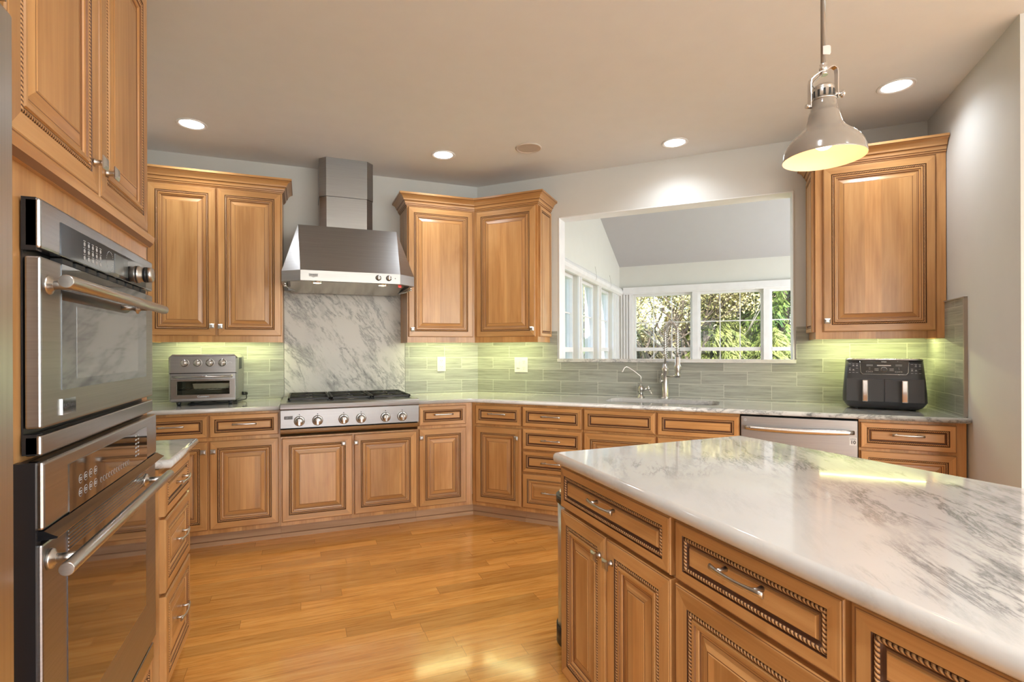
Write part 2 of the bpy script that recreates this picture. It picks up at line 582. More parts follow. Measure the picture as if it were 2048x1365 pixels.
    def done_uv(self):
        for f in self.bm.faces:
            if f in self.done:
                continue
            nx, ny, nz = (abs(c) for c in f.normal)
            for l in f.loops:
                x, y, z = l.vert.co
                if self.grain == 'x':
                    uv = (z + y * .7, x) if nx < .8 else (y, z)
                elif self.grain == 'y':
                    uv = (z + x * .7, y)
                else:
                    uv = ((x, z) if ny >= nx else (y, z)) if nz < .7 else (y, x)
                l[self.uv].uv = uv

    def build(self, name, parent=None, loc=None, rot=None, bevel=0, smooth=False, rotz=None):
        bmesh.ops.recalc_face_normals(self.bm, faces=list(self.bm.faces))
        self.bm.normal_update()
        self.done_uv()
        me = bpy.data.meshes.new(name)
        self.bm.to_mesh(me)
        self.bm.free()
        for m in self.mats:
            me.materials.append(m)
        o = bpy.data.objects.new(name, me)
        C.objects.link(o)
        if parent:
            o.parent = parent
        if loc:
            o.location = loc
        if rotz is not None:
            o.rotation_euler = (0, 0, rotz)
        if rot:
            o.rotation_euler = rot
        if bevel:
            b = o.modifiers.new('bevel', 'BEVEL')
            b.width = bevel
            b.segments = 2
            b.limit_method = 'ANGLE'
            b.angle_limit = math.radians(40)
        return o

def tag(o, label=None, cat=None, group=None, kind=None):
    if label: o['label'] = label
    if cat: o['category'] = cat
    if group: o['group'] = group
    if kind: o['kind'] = kind
    return o

def thing(name, label, cat, loc=(0, 0, 0), rotz=0, group=None):
    o = bpy.data.objects.new(name, None)
    o.empty_display_size = .1
    C.objects.link(o)
    o.location = loc
    o.rotation_euler = (0, 0, rotz)
    return tag(o, label, cat, group)

def copy_tree(o, parent=None):
    c = o.copy()
    C.objects.link(c)
    c.parent = parent
    for ch in list(o.children):
        copy_tree(ch, c)
    return c

def text_mesh(txt, size, mat, parent, loc, rot=(PI / 2, 0, 0), name='lettering', bold=.0, depth=.0004, align='CENTER', sx=1.0):
    cu = bpy.data.curves.new(name, 'FONT')
    cu.body = txt
    cu.size = size
    cu.extrude = depth
    cu.offset = bold
    cu.align_x = align
    cu.align_y = 'CENTER'
    tmp = bpy.data.objects.new(name + '_tmp', cu)
    C.objects.link(tmp)
    dg = bpy.context.evaluated_depsgraph_get()
    me = bpy.data.meshes.new_from_object(tmp.evaluated_get(dg))
    bpy.data.objects.remove(tmp)
    me.materials.clear()
    me.materials.append(mat)
    o = bpy.data.objects.new(name, me)
    C.objects.link(o)
    o.parent = parent
    o.location = loc
    o.rotation_euler = rot
    o.scale = (sx, 1, 1)
    return o

def bw(s, d):
    """point s metres along the window wall, d metres into the kitchen"""
    return (R2 * (s - d), -R2 * (s + d))

def rrect(x0, x1, y0, y1, r, n=5):
    pts = []
    for cx_, cy_, a0 in ((x1 - r, y1 - r, 0), (x0 + r, y1 - r, 90), (x0 + r, y0 + r, 180), (x1 - r, y0 + r, 270)):
        for i in range(n + 1):
            a = math.radians(a0 + 90 * i / n)
            pts.append((cx_ + r * math.cos(a), cy_ + r * math.sin(a)))
    return pts

def offset_poly(poly, d):
    n = len(poly)
    P = [Vector(p) for p in poly]
    out = []
    for i in range(n):
        a, b, c = P[i - 1], P[i], P[(i + 1) % n]
        d1 = (b - a).normalized(); d2 = (c - b).normalized()
        n1 = Vector((-d1.y, d1.x)); n2 = Vector((-d2.y, d2.x))
        m_ = (n1 + n2) / max(.2, 1 + n1.dot(n2))
        out.append(b + m_ * d)
    return out

def slab(poly, z0, z1, mat, name, parent=None, r=.012, hole=None, loc=None):
    """stone slab with rounded top and bottom edges; poly counter-clockwise"""
    m = M(mat)
    levels = []
    h = (z1 - z0)
    r = min(r, h / 2)
    for k in range(4):
        a = PI / 2 * k / 3
        levels.append((r * (1 - math.sin(a)), z0 + r * (1 - math.cos(a))))
    for k in range(4):
        a = PI / 2 * k / 3
        levels.append((r * (1 - math.cos(a)), z1 - r * (1 - math.sin(a))))
    rings = []
    for ins, z in levels:
        rings.append([m.v(p.x, p.y, z) for p in offset_poly(poly, ins)])
    n = len(poly)
    for a, b in zip(rings, rings[1:]):
        for i in range(n):
            m.face([a[i], a[(i + 1) % n], b[(i + 1) % n], b[i]], smooth=True)
    hv = []
    if hole:
        hb = [m.v(x, y, z0) for x, y in hole]
        ht = [m.v(x, y, z1) for x, y in hole]
        k = len(hole)
        for i in range(k):
            m.face([ht[i], ht[(i + 1) % k], hb[(i + 1) % k], hb[i]])
        hv = [hb, ht]
    for lvl, ring in ((0, rings[0]), (1, rings[-1])):
        loops = [[v.co for v in ring]] + ([[v.co for v in hv[lvl]]] if hole else [])
        allv = list(ring) + (list(hv[lvl]) if hole else [])
        for t in tessellate_polygon(loops):
            m.face([allv[i] for i in t])
    return m.build(name, parent, loc)

# ------------------------------------------------------------------ setting
ZC = 2.7386
DC = 3.2135            # length of the window wall
KITCHEN = [(-2.62, 0), (-2.62, -9.0), (4.2, -9.0), (4.2, -5.83), (1.458, -3.087), (R2 * DC, -R2 * DC), (0, 0)]
m = M(floor_mat())
fl_ = [bw(4.4, -3.7), (-6, 3.9), (-6, -9.3), (6, -9.3), (6, -2)]
m.prism([(-2.9, .3), (-2.9, -9.3), (4.5, -9.3), (4.5, -5.9), bw(DC + .9, .9), bw(DC + .9, -3.65), bw(.4, -3.65), bw(.4, -.1), (0, .3)], -.15, 0)
tag(m.build('floor'), kind='structure')
m = M(MCEIL)
m.prism([(-2.8, .15), (-2.8, -9.2), (4.4, -9.2), (4.4, -5.9), (1.6, -3.05), bw(DC + .1, -.15), bw(0, -.15)], ZC, ZC + .12)
tag(m.build('ceiling'), kind='structure')

def struct(m, name, **kw):
    return tag(m.build(name, **kw), kind='structure')

m = M(MWALL); m.box(-2.62, .062, 0, .15, 0, ZC); struct(m, 'wall_north')
m = M(MWALL); m.box(-2.77, -2.62, -9.0, .15, 0, ZC); struct(m, 'wall_west')
# window wall with the pass-through, in its own frame (x along the wall, y out of the kitchen)
OS0, OS1, OZ0, OZ1 = .757, 2.465, 1.18, 2.385
m = M(MWALL)
m.prism([(.0, 0), (OS0, 0), (OS0, .15), (.062, .15)], 0, ZC)
m.box(OS1, DC + .15, 0, .15, 0, ZC)
m.box(OS0, OS1, 0, .15, 0, OZ0)
m.box(OS0, OS1, 0, .15, OZ1, ZC)
wall_b = struct(m, 'wall_northeast', rotz=-PI / 4)
m = M(MTRIM)
m.box(OS0, OS0 + .006, -.004, .155, OZ0 + .027, OZ1)
m.box(OS1 - .006, OS1, -.004, .155, OZ0 + .027, OZ1)
m.box(OS0, OS1, -.004, .155, OZ1 - .006, OZ1)
struct(m, 'trim_1', rotz=-PI / 4)
m = M(MWALL)
m.box(0, 1.151, 0, .15, 0, ZC)
struct(m, 'wall_east', loc=(*bw(DC, 0), 0), rotz=math.radians(-135))
# return of the same wall towards the next room and the walls behind the photographer
m = M(MWALL)
px, py = bw(DC, 1.151)
m.box(.15, 3.95, 0, .15, 0, ZC)
struct(m, 'wall_southeast', loc=(px, py, 0), rotz=-PI / 4)
m = M(MWALL)
m.box(4.2, 4.35, -6.0, -5.7, 0, ZC); m.box(4.2, 4.35, -9.15, -8.5, 0, ZC)
m.box(4.2, 4.35, -8.5, -6.0, 0, .5); m.box(4.2, 4.35, -8.5, -6.0, 2.5, ZC)
struct(m, 'wall_right')
m = M(MWALL)
m.box(-2.62, 4.2, -9.15, -9.0, 0, .5); m.box(-2.62, 4.2, -9.15, -9.0, 2.5, ZC)
m.box(-2.62, -2.5, -9.15, -9.0, .5, 2.5); m.box(3.9, 4.2, -9.15, -9.0, .5, 2.5)
struct(m, 'wall_south')
def simple_window(name, x0, x1, z0, z1, cols, loc=(0, 0, 0), rotz=0, th=.06):
    m = M(MTRIM)
    m.box(x0, x1, -th / 2, th / 2, z0, z0 + .05); m.box(x0, x1, -th / 2, th / 2, z1 - .05, z1)
    for i in range(cols + 1):
        x = x0 + (x1 - x0 - .05) * i / cols
        m.box(x, x + .05, -th / 2, th / 2, z0 + .05, z1 - .05)
    o = struct(m, name, loc=loc, rotz=rotz)
    g = M(MGLASS); g.box(x0 + .05, x1 - .05, -.004, .004, z0 + .05, z1 - .05)
    g.build('pane', o)
    return o
simple_window('window_4', -2.5, 3.9, .5, 2.5, 4, (0, -9.07, 0))  # unseen back window, put in to let daylight into the room
simple_window('window_5', -8.5, -6.0, .5, 2.5, 2, (4.27, 0, 0), PI / 2)  # unseen side window, likewise put in for daylight

# --- sunroom behind the pass-through (same frame as the window wall)
DS, SL = 3.5, .581
def sz(t):            # sloping ceiling height t metres out from the window wall
    return 2.487 + .36 * (DS - t)
m = M(MSUNW)
m.prism([(.15, 0), (DS + .15, 0), (DS + .15, sz(DS + .15)), (.15, sz(.15))], SL - .15, SL, axis='x')
W1 = [(.40, 1.22), (1.33, 2.11), (2.25, 2.97)]
def wall_with_holes(m, u0, u1, holes, z0, z1, zt, mk):
    """mk(u0,u1,z0,z1) adds a block; holes share z0..z1"""
    cur = u0
    for a, b in holes:
        mk(cur, a, 0, zt); mk(a, b, 0, z0); mk(a, b, z1, zt); cur = b
    mk(cur, u1, 0, zt)
m = M(MSUNW)
ZW0, ZW1 = .62, 2.07
def mk(a, b, z0, z1):
    if z1 > 2.2:
        m.prism([(a, z0), (b, z0), (b, sz(b)), (a, sz(a))], SL - .16, SL, axis='x')
    else:
        m.box(SL - .16, SL, a, b, z0, z1)
wall_with_holes(m, .15, DS, W1, ZW0, ZW1, 3, mk)
struct(m, 'wall_sunroom_left', rotz=-PI / 4)
FW = [(.77, 1.585), (1.65, 2.465), (2.53, 3.36)]
m = M(MSUNW)
wall_with_holes(m, SL - .16, 4.25, FW, ZW0, 2.08, 2.487, lambda a, b, z0, z1: m.box(a, b, DS, DS + .16, z0, z1))
struct(m, 'wall_sunroom_far', rotz=-PI / 4)
m = M(MSUNW)
m.prism([(-.0, 0), (DS + .16, 0), (DS + .16, sz(DS + .16)), (0, sz(0))], 4.1, 4.25, axis='x')
m.box(DC + .15, 4.1, 0, .15, 0, 3.7)
m.box(SL - .16, DC + .15, .02, .15, ZC + .12, 3.75)
struct(m, 'wall_sunroom_right', rotz=-PI / 4)
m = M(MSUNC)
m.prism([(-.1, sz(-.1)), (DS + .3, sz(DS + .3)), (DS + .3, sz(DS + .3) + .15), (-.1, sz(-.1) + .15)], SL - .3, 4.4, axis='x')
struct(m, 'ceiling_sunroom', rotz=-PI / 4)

def casement(name, u0, u1, grid, far=True):
    """window in local frame: u along, y=0 the room face of the wall, frame set back; z fixed"""
    m = M(MTRIM)
    f = .035
    y0, y1 = .05, .11
    z0, z1, zr = ZW0, (2.08 if far else ZW1), 1.258
    m.box(u0, u0 + f, y0, y1, z0, z1); m.box(u1 - f, u1, y0, y1, z0, z1)
    m.box(u0 + f, u1 - f, y0, y1, z1 - f, z1); m.box(u0 + f, u1 - f, y0, y1, z0, z0 + f)
    m.box(u0 + f, u1 - f, y0 - .01, y1, zr, zr + .05)
    # casing on the room face
    c = .033
    m.box(u0 - c, u0 + .004, -.018, 0, z0 - c, z1 + c); m.box(u1 - .004, u1 + c, -.018, 0, z0 - c, z1 + c)
    m.box(u0, u1, -.018, 0, z1 - .004, z1 + c); m.box(u0, u1, -.04, 0, z0 - c, z0 + .004)
    t = M(MTRIM)
    for i in range(1, grid[0]):
        u = u0 + f + (u1 - u0 - 2 * f) * i / grid[0]
        t.box(u - .006, u + .006, .072, .088, z0 + f, zr); t.box(u - .006, u + .006, .072, .088, zr + .05, z1 - f)
    zz = [1.668] if grid[1] else []
    for z in zz:
        t.box(u0 + f, u1 - f, .071, .089, z - .007, z + .007)
    g = M(MGLASS)
    g.box(u0 + f, u1 - f, .078, .082, z0 + f, zr); g.box(u0 + f, u1 - f, .078, .082, zr + .05, z1 - f)
    return m, t, g
k = 1
for u0, u1 in FW:
    m, t, g = casement('w', u0, u1, (3, 1))
    o = struct(m, 'window_%d' % k, loc=(*bw(0, -DS), 0), rotz=-PI / 4)
    t.build('window_grille', o); g.build('pane', o); k += 1
k = 6
for a, b in W1:
    m, t, g = casement('w', a, b, (2, 1), far=False)
    # local x along the wall away from the kitchen, room face towards +s
    o = tag(m.build('window_%d' % k), kind='structure')
    o.location = (*bw(SL, 0), 0)
    o.rotation_euler = (0, 0, PI / 4)
    # rot 45: local x -> (R2,R2) = outwards, local y -> (-R2,R2) = -s
    t.build('window_grille', o); g.build('pane', o); k += 1
# head trims that carry the roller covers
m = M(MTRIM)
m.sweep([(SL + .0, .2), (SL + .0, DS)], [(0, 2.06), (.03, 2.06), (.055, 2.085), (.06, 2.12), (.05, 2.15), (.03, 2.17), (0, 2.17)], flip=1)
struct(m, 'trim_2', rotz=-PI / 4)
m = M(MTRIM)
m.box(SL + .06, 4.1, DS - .055, DS, 2.09, 2.175); m.box(SL + .06, 4.1, DS - .035, DS, 2.075, 2.09)
struct(m, 'trim_3', rotz=-PI / 4)
m = M(MTRIM)
for i, s in enumerate((.60, .64, .68, .72)):
    m.box(s, s + .026, DS - .02 - .004 * (i % 2), DS, 0, 2.075)
for t in (3.06, 3.12, 3.2, 3.27, 3.36):
    m.box(SL, SL + .014, t, t + .05, 0, 2.07)
struct(m, 'trim_4', rotz=-PI / 4)
# wires hanging on the rail
for n_, (t, lab) in enumerate(((1.75, 'thin curled wire hooked over the white rail, nearer the pass-through'),
                              (2.55, 'thin curled wire hooked over the white rail, nearer the sunroom corner'))):
    m = M(MNI)
    pts = []
    for i in range(13):
        a = i / 12
        pts.append((SL + .068 - .03 * a * a, t + .09 * math.sin(a * 1.9) , 2.085 + .17 * a ** 1.8))
    m.tube(pts, .0018, 6)
    o = m.build('wire_hook', rotz=-PI / 4)
    tag(o, lab, 'wire')

# ------------------------------------------------------------------ cabinet parts
PROF_DOOR = [  # inset, height, material of the strip that STARTS here (0 wood 1 glaze 2 rope 3 dark)
    (0, 0, 0), (0, .015, 0), (.002, .0185, 1), (.004, .0185, 0), (.006, .020, 0), (.044, .020, 3), (.046, .0155, 3),
    (.047, .0165, 2), (.049, .0195, 2), (.052, .0205, 2), (.055, .0195, 2), (.057, .0165, 3), (.0595, .016, 0),
    (.062, .0205, 0), (.069, .0205, 1), (.0715, .0165, 0), (.077, .0155, 0), (.0785, .012, 1), (.0825, .010, 0),
    (.086, .0105, 1), (.088, .0105, 0), (.108, .0165, 1), (.1105, .0165, 0), (.1125, .018, 0)]
PROF_DRAWER = [
    (0, 0, 0), (0, .015, 0), (.002, .0185, 1), (.004, .0185, 0), (.006, .020, 0), (.029, .020, 3), (.031, .0155, 3),
    (.032, .0165, 2), (.034, .0195, 2), (.0365, .0205, 2), (.039, .0195, 2), (.041, .0165, 3), (.0435, .013, 3),
    (.047, .0115, 1), (.0495, .013, 0), (.0515, .0175, 0), (.053, .0185, 0)]

def panel_front(w, h, prof, name, parent, loc, horiz=False, mats=None, squeeze=1.0):
    """raised-panel front, local x 0..w, z 0..h, front towards -y"""
    m = M(*(mats or (MW, MG, MROPE, MGD)), grain='x' if horiz else 'z')
    rings = []
    for ins, ht, mi in prof:
        i_ = ins * squeeze
        rings.append([m.v(i_, -ht, i_), m.v(w - i_, -ht, i_), m.v(w - i_, -ht, h - i_), m.v(i_, -ht, h - i_)])
    rope0 = min(p[0] for p in prof if p[2] == 2)
    ropew = max(prof[j + 1][0] for j in range(len(prof) - 1) if prof[j][2] == 2) - rope0
    for j in range(len(prof) - 1):
        a, b = rings[j], rings[j + 1]
        mi = prof[j][2]
        for k in range(4):
            q = [a[k], a[(k + 1) % 4], b[(k + 1) % 4], b[k]]
            uvs = []
            for v in q:
                along = v.co.x if k in (0, 2) else v.co.z
                ins = prof[j][0] if v in a else prof[j + 1][0]
                if mi == 2:
                    uvs.append(((ins - rope0) / ropew, along * (1 if k in (0, 3) else -1)))
                else:
                    uvs.append((ins + k * .31 + prof[j][1], along))
            m.face(q, mi, uvs=uvs)
    m.face(rings[-1], 0)
    m.face(rings[0][::-1], 0)
    return m.build(name, parent, loc)

def knob(parent, x, z, y=-.02):
    m = M(MNI)
    m.lathe([(.010, 0), (.0075, -.004), (.006, -.016), (.009, -.020)], (0, 0, 0), 'y', 12)
    # pillow-square head
    q = [[m.v(sx * w_, yy, sz_ * w_) for sx, sz_ in ((-1, -1), (1, -1), (1, 1), (-1, 1))]
         for w_, yy in ((.010, -.0195), (.0150, -.021), (.0155, -.0235), (.0095, -.0275), (.006, -.0285))]
    m.face(q[0][::-1])
    for a, b in zip(q, q[1:]):
        for k in range(4):
            m.face([a[k], a[(k + 1) % 4], b[(k + 1) % 4], b[k]])
    m.face(q[-1])
    return m.build('knob', parent, (x, y, z))

def pull(parent, x, z, y=-.0185, length=.142):
    """arched bar pull with two posts"""
    m = M(MNI)
    pts, rr = [], []
    for i in range(13):
        t = i / 12 * 2 - 1
        pts.append((t * length / 2, -.031 + .009 * t * t, 0))
        rr.append(.0048 + .0022 * t * t)
    m.tube(pts, rr, 10, squash=((0, 1, 0), .62))
    for s in (-1, 1):
        m.tube([(s * .048, 0, 0), (s * .048, -.012, 0), (s * .048, -.026, 0)], [.0062, .0042, .0052], 10)
    return m.build('handle', parent, (x, y, z))

def door(parent, x0, x1, z0, z1, kx=None, kz=None, name='door', prof=None, sq=1.0, y=0):
    d = panel_front(x1 - x0, z1 - z0, prof or PROF_DOOR, name, parent, (x0, y, z0), squeeze=sq)
    if kx is not None:
        knob(d, kx - x0, kz - z0)
    return d

def drawer(parent, x0, x1, z0, z1, hz=None, deep=False, handle=True, hx=None, name='drawer'):
    d = panel_front(x1 - x0, z1 - z0, PROF_DOOR if deep else PROF_DRAWER, name, parent, (x0, 0, z0), horiz=True,
                    squeeze=(.8 if deep else 1))
    if handle:
        pull(d, (hx if hx is not None else (x0 + x1) / 2) - x0, (hz if hz else (z0 + z1) / 2) - z0,
             y=-.0145 if deep else -.0185)
    return d

BASE_H = .883
def base_body(root, w, D=.60, hollow=False, top=BASE_H, toe=True, tx=(0, 0)):
    m = M(MW, MG)
    if hollow:
        m.box(0, w, 0, .02, .10, top); m.box(0, .018, .02, D, .10, top); m.box(w - .018, w, .02, D, .10, top)
        m.box(.018, w - .018, .02, D, .10, .118); m.box(.018, w - .018, D - .012, D, .118, top)
    else:
        m.box(0, w, 0, D, .10, top)
    m.build('carcass', root)
    if toe:
        t = M(MTOE, MG, grain='x')
        a, b_ = tx[0], w + tx[1]
        t.box(a, b_, .072, .09, 0, .10)
        t.box(a * .85, w + tx[1] * .85, .060, .072, 0, .028)
        t.box(a, b_, .0705, .072, .028, .031, 1)
        t.build('toe_kick', root)

def base_unit(label, loc, rotz, w, **kw):
    r = thing('base_cabinet', label, 'cabinet', loc, rotz)
    base_body(r, w, **kw)
    return r

# --- run on the range wall (face frames 0.61 from the wall)
FY = -.61
r = base_unit('base cabinet under the toaster oven, two drawers over two doors, beside the range', (-2.45, FY, 0), 0, .842)
drawer(r, .014, .414, .724, .868, .805)
drawer(r, .424, .833, .724, .868, .805)
door(r, .014, .414, .130, .700, .392, .637)
door(r, .424, .833, .130, .700, .448, .637)

r = base_unit('base cabinet with two wide raised-panel doors directly below the range top', (-1.607, FY, 0), 0, .931, top=.70)
door(r, .009, .466, .128, .690, .406, .636)
door(r, .479, .922, .128, .690, .489, .636)

r = base_unit('narrow base cabinet right of the range, its door knob at top left', (-.675, FY, 0), 0, .4215, tx=(0, .034))
drawer(r, .009, .370, .722, .866, .804)
door(r, .009, .370, .128, .700, .021, .638)

# --- run on the window wall
def bloc(s, d=.61):
    return (*bw(s, d), 0)
NB = -PI / 4
r = base_unit('narrow base cabinet at the inner corner, its door knob at top right', bloc(.2545), NB, .4115, tx=(-.034, 0))
drawer(r, .035, .407, .722, .866, .804)
door(r, .035, .407, .128, .704, .376, .636)

r = base_unit('base cabinet with a bank of four stacked drawers, left of the sink', bloc(.667), NB, .455)
drawer(r, .006, .449, .722, .868, .803)
drawer(r, .006, .449, .556, .708, .631)
drawer(r, .006, .449, .392, .545, .470)
drawer(r, .006, .449, .132, .380, .256, deep=True)

r = base_unit('sink base cabinet with two plain false fronts, below the sink', bloc(1.1235), NB, .9885, hollow=True)
drawer(r, .007, .485, .722, .868, handle=False, name='false_front')
drawer(r, .498, .984, .722, .868, handle=False, name='false_front')
door(r, .007, .485, .128, .708, .45, .64)
door(r, .498, .984, .128, .708, .53, .64)

r = base_unit('base cabinet under the air fryer at the right end of the window wall', bloc(2.7245), NB, .4785)
drawer(r, .006, .433, .722, .868, .805)
drawer(r, .006, .433, .430, .706, .57, deep=True)
drawer(r, .006, .433, .130, .418, .27, deep=True)

# --- drawer unit beside the ovens (faces +x)
r = base_unit('base cabinet of three drawers standing next to the oven tower', (-1.92, -2.355, 0), PI / 2, .43)
drawer(r, .010, .412, .722, .868, .80, hx=.225)
drawer(r, .010, .412, .463, .712, .59, deep=True, hx=.225)
drawer(r, .010, .412, .135, .450, .30, deep=True, hx=.225)

# ------------------------------------------------------------------ wall cabinets
CROWN = [(0, 2.425), (.004, 2.425), (.006, 2.432), (.012, 2.434), (.013, 2.440), (.017, 2.444), (.020, 2.456), (.024, 2.463),
         (.030, 2.466), (.033, 2.476), (.043, 2.492), (.055, 2.500), (.063, 2.503), (.066, 2.506), (.066, 2.520), (0, 2.520)]
CROWN_M = [1, 0, 1, 0, 1, 0, 0, 1, 0, 0, 0, 0, 1, 0, 0]
UB, UT = 1.343, 2.44
def crown(root, path, flip=1, dz=0):
    m = M(MW, MG, grain='x')
    m.sweep(path, [(a, b_ + dz) for a, b_ in CROWN], flip=flip, mis=CROWN_M)
    return m.build('crown_molding', root)

def skirt(m, x0, x1):
    # face rail and end skirts hanging below the recessed bottom
    m.box(x0, x1, -.31, -.290, UB, UB + .036); m.box(x0, x0 + .016, -.290, -.002, UB, UB + .036); m.box(x1 - .016, x1, -.290, -.002, UB, UB + .036)

def glow_strip(root, x0, x1, y, z=UB + .034):
    m = M(MUC, MTRIM)
    m.box(x0, x1, y - .010, y + .010, z - .006, z - .003, 0)
    m.box(x0 - .01, x1 + .01, y - .016, y + .016, z - .003, z + .0, 1)
    return m.build('under_cabinet_light', root)

def strip_lamp(root, x0, x1, y, e, z=UB + .026):
    d = bpy.data.lights.new('strip_light', 'AREA')
    d.energy = e
    d.color = (.93, 1, .36)
    d.shape = 'RECTANGLE'
    d.size = x1 - x0
    d.size_y = .03
    o = bpy.data.objects.new('strip_light', d)
    C.objects.link(o)
    o.parent = root
    o.location = ((x0 + x1) / 2, y, z)
    return o
E_STRIP = 2.7

r = thing('wall_cabinet', 'two-door wall cabinet above the toaster oven, left of the range hood', 'cabinet', (-2.44, 0, 0), 0)
w = .839
m = M(MW, MG)
m.box(0, w, -.31, -.002, UB + .036, UT)
skirt(m, 0, w)
m.build('carcass', r)
door(r, .006, .412, 1.388, 2.418, .390, 1.455, y=-.31)
door(r, .424, .832, 1.388, 2.418, .442, 1.452, y=-.31)
crown(r, [(0, -.31), (w, -.31), (w, -.002)])
glow_strip(r, .08, .76, -.16)
strip_lamp(r, .08, .76, -.16, E_STRIP)

# corner wall cabinet on both walls
r = thing('wall_cabinet', 'corner wall cabinet with two doors set at an angle, right of the range hood', 'cabinet', (0, 0, 0), 0)
tn = math.tan(PI / 8)
U = .31
b_in = bw(.681, .002); b_out = bw(.681, U)
poly = [(-.691, -.002), (-.691, -U), (-tn * U, -U), b_out, b_in, (-.002 * tn, -.002)]
m = M(MW, MG)
m.prism(poly, UB + .036, UT)
m.prism([(-.691, -.29), (-.691, -U), (-tn * U, -U), (-tn * .29, -.29)], UB, UB + .036)
m.prism([(-tn * .29, -.29), (-tn * U, -U), b_out, bw(.681, .29)], UB, UB + .036)
m.prism([bw(.665, .29), bw(.681, .29), b_in, bw(.665, .002)], UB, UB + .036)
m.box(-.691, -.675, -.29, -.002, UB, UB + .036)
m.build('carcass', r)
door(r, -.683, -.150, 1.388, 2.418, -.655, 1.447, y=-U)
hold = bpy.data.objects.new('door_hinge_line', None)
d = panel_front(.665 - .150, 1.03, PROF_DOOR, 'door', r, (*bw(.150, U), 1.388))
d.rotation_euler = (0, 0, NB)
knob(d, .646 - .150, 1.447 - 1.388)
bpy.data.objects.remove(hold)
d = panel_front(.27, 1.03, PROF_DRAWER, 'end_panel', r, (*bw(.681, .29), 1.388), squeeze=.9)
d.rotation_euler = (0, 0, PI / 4)
crown(r, [(-.691, -.002), (-.691, -U), (-tn * U, -U), b_out, b_in], flip=1)
glow_strip(r, -.60, -.12, -.16)
strip_lamp(r, -.60, -.12, -.16, E_STRIP * .7)
g = glow_strip(r, .12, .60, -.16); g.rotation_euler = (0, 0, NB)
l_ = strip_lamp(r, .12, .60, 0, E_STRIP * .7)
l_.location = (*bw(.36, .16), UB + .026); l_.rotation_euler = (0, 0, NB)

r = thing('wall_cabinet', 'single-door wall cabinet above the air fryer, at the right wall', 'cabinet', (*bw(2.555, 0), 0), NB)
w = DC - 2.555 - .004
m = M(MW, MG)
m.box(0, w, -U, -.002, UB + .036, UT)
skirt(m, 0, w)
m.box(w - .045, w, -U - .004, -U, UB + .003, UT)
m.build('carcass', r)
door(r, .040, .604, 1.388, 2.418, .058, 1.455, y=-U)
d = panel_front(.27, 1.03, PROF_DRAWER, 'end_panel', r, (0, -.02, 1.388), squeeze=.9)
d.rotation_euler = (0, 0, -PI / 2)
crown(r, [(0, -.002), (0, -U), (w, -U)])
glow_strip(r, .04, .60, -.17)
strip_lamp(r, .04, .60, -.17, E_STRIP * 1.15)

# ------------------------------------------------------------------ oven tower (faces +x, local x -> +y)
TY = -3.29
r = thing('oven_tower_cabinet', 'tall maple tower cabinet housing the two built-in ovens', 'cabinet', (-1.95, TY, 0), PI / 2)
TW = -2.36 - TY
OL = -3.188 - TY; OR_ = -2.43 - TY        # oven left and right in local x
m = M(MW, MG)
D = .60
UTT = 2.53
m.box(0, OL + .02, 0, D, .10, UTT); m.box(OR_ - .02, TW, 0, D, .10, UTT)
m.box(OL + .02, OR_ - .02, 0, D, .10, .30); m.box(OL + .02, OR_ - .02, 0, D, 1.545, UTT)
m.box(OL + .02, OR_ - .02, 0, D, 1.07, 1.105)
m.box(OL + .02, OR_ - .02, D - .02, D, .30, 1.07)
m.box(OL + .02, OR_ - .02, D - .02, D, 1.105, 1.545)
m.build('carcass', r)
m = M(MTOE, MG, grain='x'); m.box(0, TW, .072, .09, 0, .10); m.build('toe_kick', r)
m = M(MW, MG, grain='x')
m.sweep([(0, 0), (TW, 0)], [(0, 1.628), (.010, 1.628), (.020, 1.640), (.024, 1.655), (.024, 1.660), (0, 1.660)], mis=[0, 1, 0, 0, 0])
m.build('rail_molding', r)
door(r, .020, -2.850 - TY, 1.664, 2.418, -2.885 - TY, 1.735)
door(r, -2.838 - TY, -2.424 - TY, 1.664, 2.418, -2.803 - TY, 1.735)
drawer(r, .03, TW - .03, .115, .285, .2)
crown(r, [(0, 0), (TW, 0), (TW, .3)], dz=.09)

# ------------------------------------------------------------------ countertops
def ccw(p):
    a = sum(p[i - 1][0] * p[i][1] - p[i][0] * p[i - 1][1] for i in range(len(p)))
    return p if a > 0 else p[::-1]
CT0, CT1 = .884, .914
OC = .655
hole = [bw(1.24 + (a), .175 + b_) for a, b_ in rrect(0, .75, 0, .31, .07, 5)]
ct = ccw([(-.674, -.013), (-.674, -OC), (-tn * OC, -OC), bw(DC - .002, OC), bw(DC - .002, .013), (-.0054, -.013)])
o = slab(ct, CT0, CT1, MMARB, 'countertop', hole=ccw(hole)[::-1])
tag(o, 'long white marble countertop holding the sink, turning the corner from the range', 'countertop')
o = slab(ccw([(-2.60, -.013), (-2.60, -OC), (-1.610, -OC), (-1.610, -.013)]), CT0, CT1, MMARB, 'countertop')
tag(o, 'short white marble countertop carrying the toaster oven, left of the range', 'countertop')
o = slab(ccw([(-1.88, -1.879), (-1.88, -2.352), (-2.615, -2.352), (-2.615, -1.879)]), CT0, CT1, MMARB, 'countertop')
tag(o, 'small white marble countertop on the drawer cabinet beside the ovens', 'countertop')

